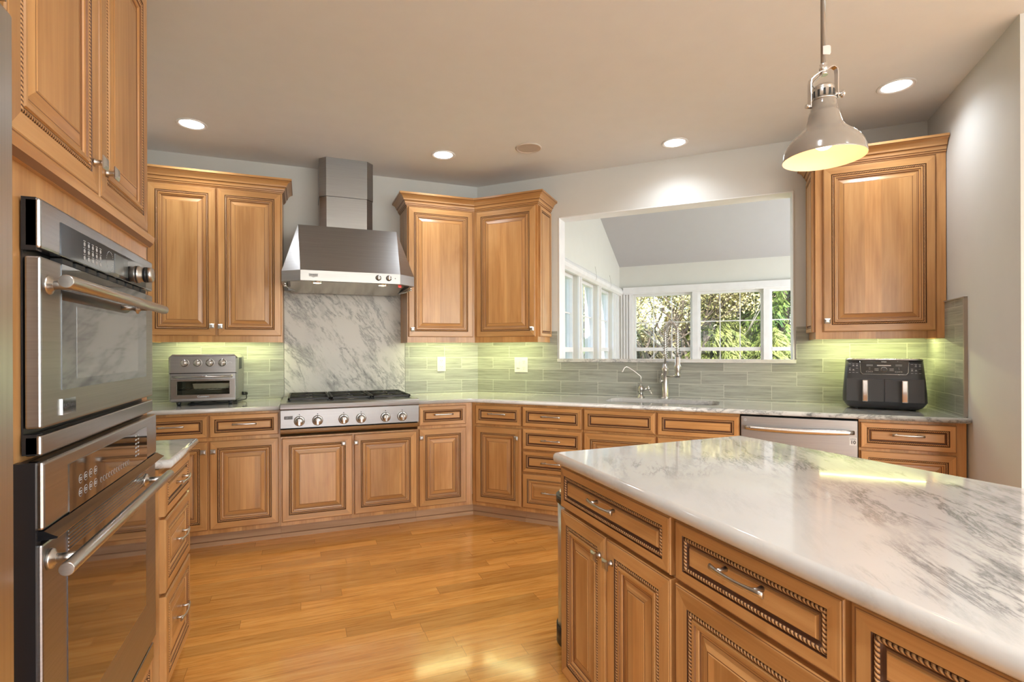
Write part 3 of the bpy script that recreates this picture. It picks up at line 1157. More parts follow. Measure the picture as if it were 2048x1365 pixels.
# backsplash
def splash(label, loc, rotz, boxes, name='tile_backsplash'):
    m = M(MTILE)
    for b_ in boxes:
        m.box(b_[0], b_[1], -.012, 0, b_[2], b_[3])
    o = m.build(name, None, loc, rotz=rotz)
    return tag(o, label, 'backsplash')
splash('grey stone tile backsplash behind the toaster oven', (0, 0, 0), 0, [(-2.62, -1.603, .914, 1.36)])
splash('grey stone tile backsplash between the range slab and the inner corner', (0, 0, 0), 0, [(-.653, -.005, .914, 1.36)])
splash('long grey stone tile backsplash behind the sink, under the pass-through', (0, 0, 0), NB,
       [(.005, OS0 - .012, .914, 1.4365), (OS0 - .012, OS1 + .012, .914, OZ0 - .001), (OS1 + .012, DC - .012, .914, 1.4365)])
o = splash('small grey stone tile backsplash on the right wall beside the air fryer', (*bw(DC, 0), 0), math.radians(-135), [(0, .585, .914, 1.554)])
m = M(plain('tile_edge_trim', (.36, .32, .27), .4))
m.box(.585, .600, -.016, 0, .914, 1.558); m.box(0, .600, -.016, 0, 1.554, 1.560)
m.build('edge_trim', o)
m = M(MSLAB)
m.box(-1.600, -.656, -.016, -.0005, .914, 1.80)
tag(m.build('marble_slab', bevel=.002), 'tall slab of grey-veined white marble on the wall behind the range', 'backsplash')
# sill of the pass-through
m = M(MMARB)
m.box(OS0 - .012, OS1 + .012, -.022, .0, OZ0, OZ0 + .027, bev=.004)
m.box(OS0, OS1, -.001, .165, OZ0, OZ0 + .027)
tag(m.build('marble_sill', rotz=NB), 'thin white marble sill along the bottom of the pass-through', 'sill')

# ------------------------------------------------------------------ sink, faucets
m = M(MST)
P0 = rrect(1.225, 2.005, -.50, -.16, .08, 5)
P1 = rrect(1.235, 1.995, -.49, -.17, .075, 5)
P2 = rrect(1.255, 1.975, -.47, -.19, .06, 5)
rings = []
for P_, z in ((P0, .883), (P1, .883), (P1, .70), (P2, .68)):
    rings.append([m.v(a, b_, z) for a, b_ in P_])
for a, b_ in zip(rings, rings[1:]):
    n = len(a)
    for i in range(n):
        m.face([a[i], a[(i + 1) % n], b_[(i + 1) % n], b_[i]], smooth=True)
m.face(rings[-1])
o = m.build('undermount_sink', rotz=NB)
sol = o.modifiers.new('thick', 'SOLIDIFY'); sol.thickness = .0015; sol.offset = 1
tag(o, 'stainless steel undermount sink in the marble countertop', 'sink')

# main faucet
fp = bw(1.613, .085)
view = (Vector(fp) - Vector((-1.4661, -4.3772))).normalized()
perp = Vector((view.y, -view.x))
sn = .085 / .15
adir = -view * math.sqrt(1 - sn * sn) + perp * sn
r = thing('spring_faucet', 'tall satin nickel faucet with a spring coil neck and pull-down spray head', 'faucet', (*fp, CT1),
          math.atan2(adir.y, adir.x))
m = M(MNI)
m.lathe([(.034, 0), (.034, .004), (.028, .010), (.0245, .014), (.0245, .20), (.027, .204), (.027, .224), (.021, .232), (.014, .262), (.0115, .262)], n=20)
m.build('body', r)
m = M(MNI)
RCH, ZT = .075, .495
neck = [(0, 0, .262), (0, 0, .33), (0, 0, ZT)]
arc = [(RCH - RCH * math.cos(a), 0, ZT + RCH * .95 * math.sin(a)) for a in [PI * i / 16 for i in range(1, 17)]]
down = [(2 * RCH, 0, ZT - .03 * i) for i in range(1, 7)]
m.tube(neck + arc + down, .0075, 10)
m.build('hose', r)
m = M(MNI)
cl = [Vector(p) for p in [(0, 0, .30), (0, 0, ZT)] + arc + down[:6]]
seg = [0]
for a, b_ in zip(cl, cl[1:]):
    seg.append(seg[-1] + (b_ - a).length)
tot = seg[-1]
coil = []
turns = 36
K = turns * 10
for i in range(K + 1):
    s_ = tot * i / K
    j = max(0, min(len(cl) - 2, next((q for q in range(len(seg) - 1) if seg[q + 1] >= s_), len(cl) - 2)))
    t = (s_ - seg[j]) / max(1e-9, seg[j + 1] - seg[j])
    p = cl[j].lerp(cl[j + 1], t)
    d = (cl[j + 1] - cl[j]).normalized()
    u = Vector((0, 1, 0)); w_ = d.cross(u)
    a = 2 * PI * turns * i / K
    coil.append(p + (u * math.cos(a) + w_ * math.sin(a)) * .0165)
m.tube(coil, .0031, 5)
m.build('spring_coil', r)
m = M(MNI, MDARK)
hx = 2 * RCH
m.lathe([(.012, .318), (.017, .308), (.017, .262), (.021, .254), (.021, .208), (.015, .198), (.020, .186), (.020, .168)], (hx, 0, 0), n=16)
m.lathe([(.018, .1679), (.018, .166)], (hx, 0, 0), n=16, mi=1)
m.build('spray_head', r)
m = M(MNI)
m.tube([(0.02, 0, .17), (hx - .02, 0, .17)], .0085, 12)
m.tube([(hx - .024, 0, .17), (hx, 0, .17)], [.010, .012], 12)
m.tube([(.015, 0, .275), (.06, .004, .277), (hx - .02, 0, .272), (hx - .012, 0, .22), (hx - .018, 0, .178)], .0045, 8)
m.lathe([(.024, .0), (.026, .012), (.024, .024)], (hx, 0, .225), n=16, capb=False, capt=False)
m.build('holder_arm', r)
m = M(MNI)
m.tube([(0, -.02, .13), (0, -.045, .13)], .010, 12)
m.tube([(0, -.045, .13), (.03, -.055, .16), (.05, -.06, .19)], [.006, .005, .004], 8)
m.build('lever', r)

# filtered water tap
fp = bw(1.437, .10)
r = thing('water_tap', 'small satin nickel filtered water tap with a thin bent spout, left of the tall faucet', 'faucet', (*fp, CT1), NB)
m = M(MNI, MBLK)
m.lathe([(.026, 0), (.027, .006), (.017, .016), (.013, .03), (.014, .045), (.019, .058), (.019, .075), (.012, .092), (.006, .10)], n=16)
m.lathe([(.0135, .0255), (.0145, .0258), (.0145, .0305), (.0135, .031)], n=16, mi=1)
m.tube([(.015, 0, .062), (.045, -.004, .070)], [.013, .010], 12)
m.build('body', r)
m = M(MNI)
m.tube([(0, 0, .09), (0, 0, .155), (-.004, 0, .165), (-.05, -.03, .206), (-.085, -.05, .232), (-.098, -.055, .236), (-.108, -.06, .232), (-.118, -.065, .218), (-.124, -.068, .20), (-.132, -.073, .198)],
       .0042, 8)
m.build('spout', r)
m = M(MNI)
m.lathe([(.0, -.018), (.012, -.013), (.0165, 0), (.012, .013), (0, .018)], (.055, -.005, .074), n=14)
m.tube([(.058, -.005, .066), (.075, -.012, .045), (.080, -.014, .028)], [.006, .0055, .007], 8)
m.build('lever', r)

# ------------------------------------------------------------------ dishwasher
r = thing('dishwasher', 'stainless steel dishwasher with a curved bar handle, right of the sink', 'dishwasher', bloc(2.1135), NB)
m = M(MBLK); m.box(.002, .605, .0, .57, .005, .872); m.build('tub', r)
m = M(MST, MBLK)
m.cbox(.003, .603, -.022, -.002, .105, .872, .003)
m.build('door', r)
m = M(MBLK); m.box(.004, .602, .045, .06, .0, .10); m.box(.004,.602,0,.06,.0985,.1); m.build('toe_panel', r)
m = M(steel_mat('handle_steel', .72, .24, 'x'))
pts = []; rr = []
for i in range(17):
    t = i / 16 * 2 - 1
    pts.append((.3035 + t * .277, -.055 - .012 * (1 - t * t), .808 - .006 * (1 - t * t)))
    rr.append(.0125 + .003 * (1 - t * t) ** .5)
m.tube(pts, rr, 12, squash=((0, 1, 0), .55))
for s in (-1, 1):
    m.box(.3035 + s * .255 - .014, .3035 + s * .255 + .014, -.056, -.02, .800, .814)
m.build('handle', r)
m = M(plain('sticker_white', (.75, .75, .74), .5)); m.box(.563, .598, -.0226, -.022, .732, .777); st = m.build('sticker', r)
text_mesh('IO' if False else '10', .026, MTXD, st, (.5805, -.0229, .7485), bold=.0008)
text_mesh('INVERTER', .0062, MTXD, st, (.5805, -.0229, .769))
text_mesh('DIRECT DRIVE', .0045, MTXD, st, (.5805, -.0229, .764))
m = M(MTXT)
m.lathe([(.0085, -.0222), (.0085, -.0226)], (.028, 0, .850), 'y', 20)
lg = m.build('badge', r); lg['label'] = 'small round embossed badge'
text_mesh('LG', .009, MTXD, lg, (.028, -.0228, .850))

# ------------------------------------------------------------------ range top
RX = -1.1425
r = thing('gas_cooktop', 'stainless steel six-knob gas cooktop set between the marble counters', 'cooktop', (RX, 0, 0), 0)
HW = .462
m = M(MST, MBLK)
m.box(-HW, HW, -.60, -.05, .735, .905)
m.prism([(-.69, .886), (-.70, .895), (-.702, .908), (-.697, .922), (-.683, .931), (-.655, .933), (-.05, .926), (-.05, .905), (-.60, .886)],
        -HW, HW, axis='x')
m.build('body', r)
m = M(MST)
m.prism([(-.60, .886), (-.692, .886), (-.684, .765), (-.60, .757)], -HW, HW, axis='x')
cp = m.build('control_panel', r, bevel=.002)
m = M(MSTL, MBLK)
m.prism([(-.60, .757), (-.66, .757), (-.700, .760), (-.694, .742), (-.684, .730), (-.60, .729)], -HW, HW, axis='x')
m.build('drip_tray', r)
m = M(MBLK); m.box(-.425, .425, -.60, -.085, .9305, .934); m.build('burner_well', r)
for kx in (-.3445, -.2295, -.0605, .0555, .2235, .3405):
    tilt = Matrix.Translation((kx, -.6895, .812)) @ Matrix.Rotation(.06, 4, 'X')
    m = M(MNI, MDARK)
    m.lathe([(.0345, .002), (.0345, -.006), (.031, -.010), (.0262, -.0105)], (0, 0, 0), 'y', 24, mat=tilt, capt=False)
    m.lathe([(.0262, -.0098), (.0236, -.0098)], (0, 0, 0), 'y', 24, mi=1, mat=tilt, capb=False, capt=False)
    m.lathe([(.0236, -.0098), (.0225, -.034), (.019, -.038), (0, -.039)], (0, 0, 0), 'y', 24, mat=tilt, capb=False)
    m.box(-.006, .006, -.046, -.03, -.021, .021, mat=tilt)
    m.box(-.0012, .0012, -.0465, -.046, .004, .021, 1, mat=tilt)
    m.box(-.0035, .0035, -.0112, -.0100, .0265, .0325, 1, mat=tilt)
    m.box(-.003, .003, -.0002, .001, .040, .046, 1, mat=tilt)
    m.build('knob', cp)
m = M(MTXT); m.box(-.438, -.386, -.6915, -.688, .826, .846)
bd = m.build('name_plate', cp); bd['label'] = 'small dark name plate'; bd.data.materials[0] = MTXD
text_mesh('GE', .014, MTXT, bd, (-.424, -.6925, .836)); text_mesh('MONO', .010, MTXT, bd, (-.403, -.6925, .836))
text_mesh('PROFESSIONAL', .0085, MTXD, cp, (.412, -.688, .868)); text_mesh('SERIES', .006, MTXD, cp, (.424, -.689, .858))
for gx in (-.2805, 0, .2805):
    g = M(MIRON)
    x0, x1, y0, y1 = gx - .137, gx + .137, -.603, -.10
    t_ = .0065
    zt = .958
    for (a, b_, c_, d_) in ((x0, x1, y0, y0 + .014), (x0, x1, y1 - .014, y1), (x0, x0 + .014, y0, y1), (x1 - .014, x1, y0, y1),
                            (x0, x1, -.3585, -.3445)):
        g.cbox(a, b_, c_, d_, .944, zt, .002)
    for cy_ in (-.475, -.225):
        for k in range(8):
            a = k * PI / 4
            dx, dy = math.cos(a), math.sin(a)
            ln = .125 if k % 2 == 0 else .16
            ex = clamp(gx + dx * ln, x0 + .006, x1 - .006); ey = cy_ + clamp(dy * ln, -.118, .118)
            g.tube([(gx + dx * .035, cy_ + dy * .035, zt - .004), (ex, ey, zt - .006)], .0048, 6)
    for (a, b_) in ((x0 + .01, y0 + .01), (x1 - .01, y0 + .01), (x0 + .01, y1 - .01), (x1 - .01, y1 - .01)):
        g.lathe([(.008, .9335), (.006, .946)], (a, b_, 0), n=8)
    g.build('grate', r)
    for cy_ in (-.475, -.225):
        b_ = M(MIRON, MNI)
        b_.lathe([(.050, .9335), (.048, .938), (.036, .940)], (gx, cy_, 0), n=24, mi=1)
        b_.lathe([(.034, .940), (.034, .945), (.028, .949), (0, .949)], (gx, cy_, 0), n=24)
        b_.build('burner', r)

# ------------------------------------------------------------------ range hood
r = thing('range_hood', 'stainless steel pyramid range hood with a faceted chimney to the ceiling', 'range hood', (-1.1455, 0, 1.75), 0)
m = M(MST, MSTL)
hb = [(-.452, -.004), (-.452, -.595), (-.333, -.695), (.333, -.695), (.452, -.595), (.452, -.004)]
z0, z1, z2 = .002, .073, .43
lo = [m.v(x, y, z0) for x, y in hb]
mi_ = [m.v(x, y, z1) for x, y in hb]
for i in range(5):
    m.face([lo[i], lo[i + 1], mi_[i + 1], mi_[i]])
m.face([lo[5], lo[0], mi_[0], mi_[5]])
ta, tb, tc_, td = m.v(-.3475, -.004, z2), m.v(-.3475, -.45, z2), m.v(.3475, -.45, z2), m.v(.3475, -.004, z2)
m.face([mi_[0], mi_[1], tb, ta]); m.face([mi_[1], mi_[2], tb]); m.face([mi_[2], mi_[3], tc_, tb])
m.face([mi_[3], mi_[4], tc_]); m.face([mi_[4], mi_[5], td, tc_]); m.face([mi_[5], mi_[0], ta, td]); m.face([ta, tb, tc_, td])
# folded rim under the canopy
ins = [(-.425, -.03), (-.425, -.575), (-.32, -.665), (.32, -.665), (.425, -.575), (.425, -.03)]
li = [m.v(x, y, z0) for x, y in ins]
up_ = [m.v(x, y, z0 + .035) for x, y in ins]
for i in range(6):
    j = (i + 1) % 6
    m.face([lo[i], lo[j], li[j], li[i]])
    m.face([li[i], li[j], up_[j], up_[i]])
m.face(up_)
m.build('canopy', r, bevel=.0015)
m = M(steel_mat('glow_tinted_filter_steel', .62, .22, 'x', (1, .93, .80)))  # golden glow of the hood lamps put into the steel tint
m.prism([(-.62, .030), (-.60, .034), (-.09, -.012), (-.085, -.020), (-.10, -.020), (-.60, .028)], -.40, .40, axis='x')
for i in range(16):
    x = -.38 + .76 * i / 15
    m.box(x - .006, x + .006, -.56, -.54, .022, .026)
m.build('baffle_filter', r)
m = M(MSTL)
for i, (a, b_) in enumerate(((.0, .265), (.267, .558))):
    z_a, z_b = z2 + a, z2 + b_
    e = .1755 if i == 0 else .1785
    q = .004 if i == 0 else .0
    m.prism([(-.2 + q, -.004), (-.2 + q, -.249 + q), (-.15 + q * .5, -.300 + q), (.15 - q * .5, -.300 + q), (.2 - q, -.249 + q), (.2 - q, -.004)], z_a, z_b)
m.build('chimney', r).data.materials[0] = MST
for x in (-.225, .215):
    m = M(MCH, MHAL)
    m.lathe([(.036, .010), (.036, .0), (.030, -.006), (.027, -.006)], (x, -.635, 0), n=20, capt=False)
    m.lathe([(.027, -.005), (0, -.003)], (x, -.635, 0), n=20, mi=1, capb=False)
    hl = m.build('hood_lamp', r)
for x in (.18, .252):
    m = M(MNI, MDARK)
    m.lathe([(.020, -.6955), (.020, -.699), (.0165, -.699)], (x, 0, .041), 'y', 20, mi=1)
    m.lathe([(.0165, -.699), (.0155, -.716), (0, -.717)], (x, 0, .041), 'y', 20, capb=False)
    m.box(x - .003, x + .003, -.722, -.714, .028, .054)
    m.build('knob', r)
m = M(MDARK); m.lathe([(.0035, -.6955), (.0035, -.697)], (.297, 0, .041), 'y', 10); m.build('indicator', r)
m = M(MTXT); m.prism([(-.278, .030), (-.262, .030), (-.250, .023), (-.240, .030), (-.222, .030), (-.222, .050), (-.278, .050)], -.698, -.6955, axis='y')
bd = m.build('badge', r); bd['label'] = 'small white badge'
text_mesh('GE MONO', .010, MTXD, bd, (-.249, -.6985, .041))
m = M(MRED); m.box(.335, .358, -.60, -.592, -.010, .016); bd = m.build('switch', r); bd['label'] = 'red rocker switch'
for s in (-1, 1):
    m = M(MCH)
    m.tube([(s * .43, -.58, .0), (s * .43, -.57, -.022), (s * .405, -.50, -.034), (s * .37, -.42, -.036)], .005, 8)
    m.lathe([(.008, -.03), (.011, -.024), (.008, -.016)], (s * .43, -.575, 0), n=10)
    m.build('filter_bracket', r)

# ------------------------------------------------------------------ wall ovens (local frame of the tower: x -> +y, front -y -> +x)
def oven_badge(o, x, z, y):
    m = M(MCH); m.box(x - .032, x + .032, y - .003, y, z - .016, z + .016)
    b_ = m.build('badge', o); b_['label'] = 'small chrome badge'
    text_mesh('GE', .015, MTXD, b_, (x - .018, y - .0035, z)); text_mesh('Mono', .013, MTXD, b_, (x + .010, y - .0035, z + .002)); text_mesh('gram', .006, MTXD, b_, (x + .018, y - .0035, z - .009))

def bar_handle(o, x0, x1, z, y, rr=.0125, posts=.055, py=-.03):
    m = M(MNI)
    m.tube([(x0, y, z), (x0 + .002, y, z), (x1 - .002, y, z), (x1, y, z)], [rr * .9, rr, rr, rr * .9], 20)
    for x in (x0 + posts, x1 - posts):
        m.tube([(x, py, z), (x, y, z)], .0085, 14)
        m.lathe([(.020, 0), (.018, -.006), (.012, -.008), (.010, -.012)], (x, py, z), 'y', 18)
    return m.build('handle', o)

r = thing('wall_oven', 'upper built-in oven with a marble-reflecting window and a control knob', 'oven', (-1.95, TY, 0), PI / 2)
a0, a1 = OL, OR_
m = M(MBLK, MPLA)
m.box(a0 + .025, a1 - .025, .001, .50, 1.110, 1.540)
m.box(a0 + .006, a1 - .004, -.004, -.001, 1.108, 1.560)
m.box(a0, a0 + .022, -.026, -.004, 1.470, 1.568); m.box(a0, a0 + .022, -.026, -.004, 1.092, 1.130)
m.build('housing', r)
m = M(MSTL)
m.cbox(a0, a1, -.033, -.006, 1.474, 1.568, .005)
m.build('control_fascia', r)
m = M(MPLB); m.box(a0 + .083, a1 - .080, -.0345, -.033, 1.476, 1.541); cpn = m.build('control_glass', r)
m = M(MTXT)
for i in range(5):
    for j in range(3):
        x = a0 + .20 + i * .024
        z = 1.490 + j * .015
        m.lathe([(.0048, -.0347), (.0048, -.0350)], (x, 0, z), 'y', 12)
        m.box(x - .006, x + .006, -.0350, -.0347, z + .0065, z + .0078)
for i in range(28):
    a = i / 28 * 2 * PI
    if i % 7 == 0: continue
    m.box(a0 + .36 + .024 * math.cos(a) - .001, a0 + .36 + .024 * math.cos(a) + .001, -.0350, -.0347, 1.508 + .024 * math.sin(a) - .001, 1.508 + .024 * math.sin(a) + .001)
m.build('button_print', cpn)
text_mesh('PROFILE', .007, MTXT, cpn, (a1 - .105, -.0350, 1.530))
m = M(plain('display_grey', (.10, .11, .11), .15)); m.box(a0 + .395, a0 + .50, -.0355, -.0345, 1.484, 1.534); m.build('display', cpn)
m = M(MNI, MBLK)
kx = a1 - .165
m.lathe([(.025, -.0345), (.025, -.040), (.0215, -.041), (.0215, -.052)], (kx, 0, 1.507), 'y', 28, mi=0)
m.lathe([(.0225, -.052), (.0225, -.060)], (kx, 0, 1.507), 'y', 28, mi=1)
m.lathe([(.0215, -.060), (.0215, -.070), (.019, -.073), (0, -.073)], (kx, 0, 1.507), 'y', 28, mi=0)
m.build('knob', r)
m = M(MST, MDARK)
m.cbox(a0, a1, -.033, -.008, 1.140, 1.460, .004)
dr = m.build('door', r)
m = M(MGLB, plain('oven_window_grey', (.10, .10, .095), .03, spec=1.0, coat=1))
m.box(a0 + .085, a1 - .078, -.0345, -.033, 1.206, 1.4585)
m.box(a0 + .157, a1 - .167, -.0350, -.0345, 1.226, 1.378, 1)
m.build('door_glass', dr)
m = M(MDARK)
for i in range(9):
    m.box(a0 + .10 + i * .068, a0 + .15 + i * .068, -.030, -.010, 1.4615, 1.4715)
m.build('vent_slots', r)
oven_badge(dr, a0 + .115, 1.172, -.033)
bar_handle(dr, -3.25 - TY + .02, -2.52 - TY, 1.410, -.085, .0125, .075)
m = M(MSTL); m.cbox(a0, a1, -.033, -.006, 1.090, 1.128, .004); m.build('lower_trim', r)

r = thing('wall_oven', 'lower built-in oven with a dark glass control panel and vent slots', 'oven', (-1.95, TY, 0), PI / 2)
a0, a1 = -3.215 - TY, -2.44 - TY
m = M(MBLK)
m.box(a0 + .04, a1 - .03, .001, .52, .305, 1.064)
m.box(a0, a0 + .02, -.034, -.001, .34, 1.082)
m.box(a0 + .02, a1 - .004, -.012, -.001, .30, 1.080)
m.build('housing', r)
m = M(MSTL); m.cbox(a0 + .004, a1, -.045, -.014, .958, 1.082, .005); m.build('control_fascia', r)
m = M(MGLB); m.box(a0 + .11, a1 - .115, -.0465, -.045, .960, 1.057); cpn = m.build('control_glass', r)
m = M(MTXT)
for i in range(4):
    for j in range(2):
        x, z = a0 + .165 + i * .028, .987 + j * .028
        m.lathe([(.0095, -.0467), (.0095, -.0469), (.0085, -.0469)], (x, 0, z), 'y', 14, capb=False, capt=False)
        m.box(x - .005, x + .005, -.0470, -.0467, z + .001, z + .003); m.box(x - .005, x + .005, -.0470, -.0467, z - .003, z - .001)
for i in range(12):
    m.lathe([(.0065, -.0467), (.0065, -.0469), (.0057, -.0469)], (a0 + .285 + i * .018, 0, .985), 'y', 12, capb=False, capt=False)
for j in range(6):
    for i in range(2):
        m.box(a0 + .545 + i * .022, a0 + .557 + i * .022, -.0470, -.0467, .988 + j * .011, .992 + j * .011)
m.build('button_print', cpn)
m = M(MPLB); m.prism([(-.045, .957), (-.058, .949), (-.066, .945), (-.064, .942), (-.010, .938), (-.010, .957)], a0 + .004, a1 + .002, axis='x'); m.build('vent_lip', r)
m = M(MST)
m.cbox(a0 + .006, a1, -.042, -.014, .372, .932, .004)
dr = m.build('door', r)
m = M(MGLB, MSTL)
m.box(a0 + .11, a1 - .115, -.0435, -.042, .52, .930)
m.build('door_glass', dr)
m = M(MSTL, MDARK)
for i in range(6):
    m.box(a0 + .112, a1 - .117, -.0450, -.0435, .884 + i * .0075, .8865 + i * .0075)
m.build('vent_slots', dr)
bar_handle(dr, -3.262 - TY + .01, -2.49 - TY, .897, -.092, .0125, .07, -.042)
m = M(MSTL, MDARK); m.cbox(a0 + .006, a1, -.036, -.014, .302, .352, .003); m.box(a0 + .02, a1 - .02, -.030, -.014, .352, .370, 1); m.build('lower_trim', r)

# ------------------------------------------------------------------ refrigerator (at the left edge of the picture)
r = thing('refrigerator', 'stainless steel built-in refrigerator at the left edge of the picture', 'refrigerator', (-1.93, -4.285, 0), PI / 2)
m = M(MBLK); m.box(.004, .91, .004, .60, .02, 2.12); m.build('cabinet', r)
m = M(MSTV); m.cbox(0, .914, -.05, .0, .11, 1.800, .006); m.build('door', r)
m = M(MSTL)
m.box(0, .905, -.045, -.0, 1.815, 1.83); m.box(0, .905, -.03, 0, 1.83, 2.12)
for i in range(6):
    m.box(.01, .895, -.045, -.03, 1.85 + i * .045, 1.872 + i * .045)
m.build('top_grille', r)
m = M(MBLK); m.box(0, .91, .03, .06, 0, .10); m.build('toe_panel', r)
m = M(MNI); m.tube([(.10, -.10, .7), (.10, -.10, 1.6)], .013, 12)
for z in (.76, 1.54): m.tube([(.10, -.05, z), (.10, -.10, z)], .009, 10)
m.build('handle', r)

# ------------------------------------------------------------------ island
ISA = math.radians(-90) - math.atan(.0235)
ix, iy = -.628, -2.704
def iloc(s, d=.045):
    c, s_ = math.cos(ISA), math.sin(ISA)
    return (ix + c * s - s_ * d, iy + s_ * s + c * d, 0)
# slab corners: left edge, right edge
isl = [(-.628, -2.704), (-.682, -4.98), (.36, -4.98), (.29, -2.672)]
def rounded(poly, r, n=5):
    out = []
    k = len(poly)
    for i in range(k):
        p, a, b_ = Vector(poly[i]), Vector(poly[i - 1]), Vector(poly[(i + 1) % k])
        d1, d2 = (a - p).normalized(), (b_ - p).normalized()
        for j in range(n + 1):
            t = j / n
            q = p + d1 * r * (1 - t) ** 2 + d2 * r * t ** 2
            out.append((q.x, q.y))
    return out
o = slab(ccw(rounded(isl, .022)), .876, .914, MISL, 'countertop', r=.016)
tag(o, 'large polished white marble island countertop with grey veins, nearest the camera', 'countertop')
IH = .876
def island_unit(label, s0, s1):
    r = thing('island_cabinet', label, 'cabinet', iloc(s0), ISA)
    m = M(MW, MG)
    w = s1 - s0
    m.box(0, w, 0, .55, .10, IH)
    m.box(w - .012, w, -.0015, 0, .10, IH, 1) if False else None
    m.build('carcass', r)
    t = M(MTOE, MG, grain='x'); t.box(0, w, .07, .09, 0, .10); t.build('toe_kick', r)
    return r, w
r, w = island_unit('island cabinet nearest the range, one drawer over two narrow doors with paired knobs', .018, .638)
drawer(r, .004, w - .010, .722, .866, .808)
door(r, .004, .306, .128, .712, .276, .648)
door(r, .312, w - .010, .128, .712, .342, .648)
r, w = island_unit('middle island cabinet with one drawer over a single wide door', .640, 1.083)
drawer(r, .006, w - .008, .722, .866, .812)
door(r, .006, w - .008, .128, .712)
r, w = island_unit('island cabinet closest to the camera, its drawer cut by the right edge of the picture', 1.085, 1.70)
drawer(r, .006, w - .008, .722, .866, .80)
door(r, .006, .304, .128, .712, .28, .648)
door(r, .312, w - .008, .128, .712, .34, .648)
r, w = island_unit('island cabinet behind the camera side, out of the picture', 1.702, 2.25)
drawer(r, .006, w - .008, .722, .866, .80)
door(r, .006, w - .008, .128, .712)
# back half of the island
m = M(MW, MG)
bx = iloc(.018, .60)
m.box(0, 2.232, 0, .26, 0, IH)
o = m.build('kitchen_island', None, bx, rotz=ISA)
tag(o, 'plain maple back section of the island carrying the marble top', 'cabinet')

# step bin at the far end of the island
r = thing('trash_bin', 'stainless steel bin with black rim and base, standing at the far end of the island', 'trash bin', (-.185, -2.405, 0), 0)
def oval(w_, d_, z): return rrect(-w_, w_, -d_, d_, .10, 8)
m = M(MSTV)
m.prism(rrect(-.238, .238, -.125, .125, .10, 8), .075, .615, smooth=True); m.build('bin_body', r)
m = M(MBLK)
m.prism(rrect(-.243, .243, -.13, .13, .10, 8), 0, .075, smooth=True); m.build('base', r)
m = M(MBLK)
m.prism(rrect(-.243, .243, -.13, .13, .10, 8), .615, .645, smooth=True); m.build('rim', r)
m = M(MSTV)
m.prism(rrect(-.232, .232, -.12, .12, .10, 8), .645, .662, smooth=True); m.build('lid', r, bevel=.004)
# scrap on the floor
m = M(plain('scrap_grey', (.5, .48, .46), .4))
pts = [(-.009 + .006 * math.cos(a), .004 * math.sin(a), .0035 + .011 * (1 - math.cos(a)) * .5) for a in [i * .5 for i in range(9)]]
m.tube(pts, [.0032, .0045, .005, .005, .0045, .004, .0035, .003, .0015], 6)
tag(m.build('floor_scrap', None, (-.518, -2.80 + .16, 0)), 'tiny curled grey scrap lying on the oak floor by the island', 'scrap')

# ------------------------------------------------------------------ toaster oven
r = thing('toaster_oven', 'stainless steel toaster oven with four round knobs on the left countertop', 'toaster oven', (-2.089, -.245, CT1), 0)
hw, z0, z1 = .206, .026, .346
m = M(MST, MBLK)
sec = [(-hw + .02, z0), (hw - .02, z0), (hw, z0 + .012), (hw, z1 - .022), (hw - .022, z1), (-hw + .022, z1), (-hw, z1 - .022), (-hw, z0 + .012)]
def band(m, y0, y1, i0=0, i1=0, mi=0):
    a = [m.v(x * (1 - i0), y0, z0 + (z - z0) * (1 - i0) + i0 * .16) for x, z in sec]
    b_ = [m.v(x * (1 - i1), y1, z0 + (z - z0) * (1 - i1) + i1 * .16) for x, z in sec]
    for i in range(8):
        m.face([a[i], a[(i + 1) % 8], b_[(i + 1) % 8], b_[i]], mi)
    return a, b_
a_, b_ = band(m, .19, -.165)
m.face(a_)
c_, d_ = band(m, -.165, -.180, 0, .06)
# front as frame around the window opening
wx, wz0, wz1 = .155, .075, .165
m.box(-hw * .94, hw * .94, -.180, -.02, .222, .334)
m.box(-hw * .93, -wx, -.180, -.165, .034, .222); m.box(wx, hw * .93, -.180, -.165, .034, .222)
m.box(-wx, wx, -.180, -.165, .034, wz0); m.box(-wx, wx, -.180, -.165, .178, .222)
m.box(-hw * .96, hw * .96, -.1805, -.168, .216, .222, 1)
for i in range(9):
    m.box(hw - .002, hw + .001, -.10 + i * .02, -.09 + i * .02, .24, .32, 1)
m.build('housing', r)
m = M(plain('oven_liner', (.20, .20, .16), .4, .6), MNI)
m.box(-.19, .19, .15, .17, .04, .21); m.box(-.19, .19, -.15, .15, .036, .04); m.box(-.19, -.185, -.15, .15, .04, .21); m.box(.185, .19, -.15, .15, .04, .21)
m.build('cavity', r)
m = M(MNI)
for i in range(14):
    x = -.17 + i * .34 / 13
    m.tube([(x, -.14, .105), (x, .12, .105)], .0015, 5)
m.tube([(-.18, -.14, .105), (.18, -.14, .105)], .0025, 6)
m.build('wire_rack', r)
m = M(plain('tray_light', (.62, .64, .58), .3, .6))
m.prism([(-.07, .109), (.14, .109), (.15, .145), (-.08, .145)], -.10, .06, axis='y')
m.build('pan', r)
m = M(MSTL, MOGLASS)
m.box(-.19, .19, -.188, -.181, .166, .178); m.box(-.19, .19, -.188, -.181, .05, .075)
m.box(-.19, -.157, -.188, -.181, .075, .166); m.box(.157, .19, -.188, -.181, .075, .166)
dr = m.build('door', r)
m = M(MOGLASS); m.box(-.157, .157, -.186, -.183, .075, .166); m.build('door_glass', dr)
m = M(MSTL)
m.tube([(-.178, -.212, .196), (.178, -.212, .196)], .0075, 12)
for x in (-.165, .165): m.box(x - .008, x + .008, -.212, -.18, .186, .200)
m.build('handle', dr)
text_mesh('Cuisinart', .019, MTXT, dr, (-.002, -.1885, .062), bold=.0004)
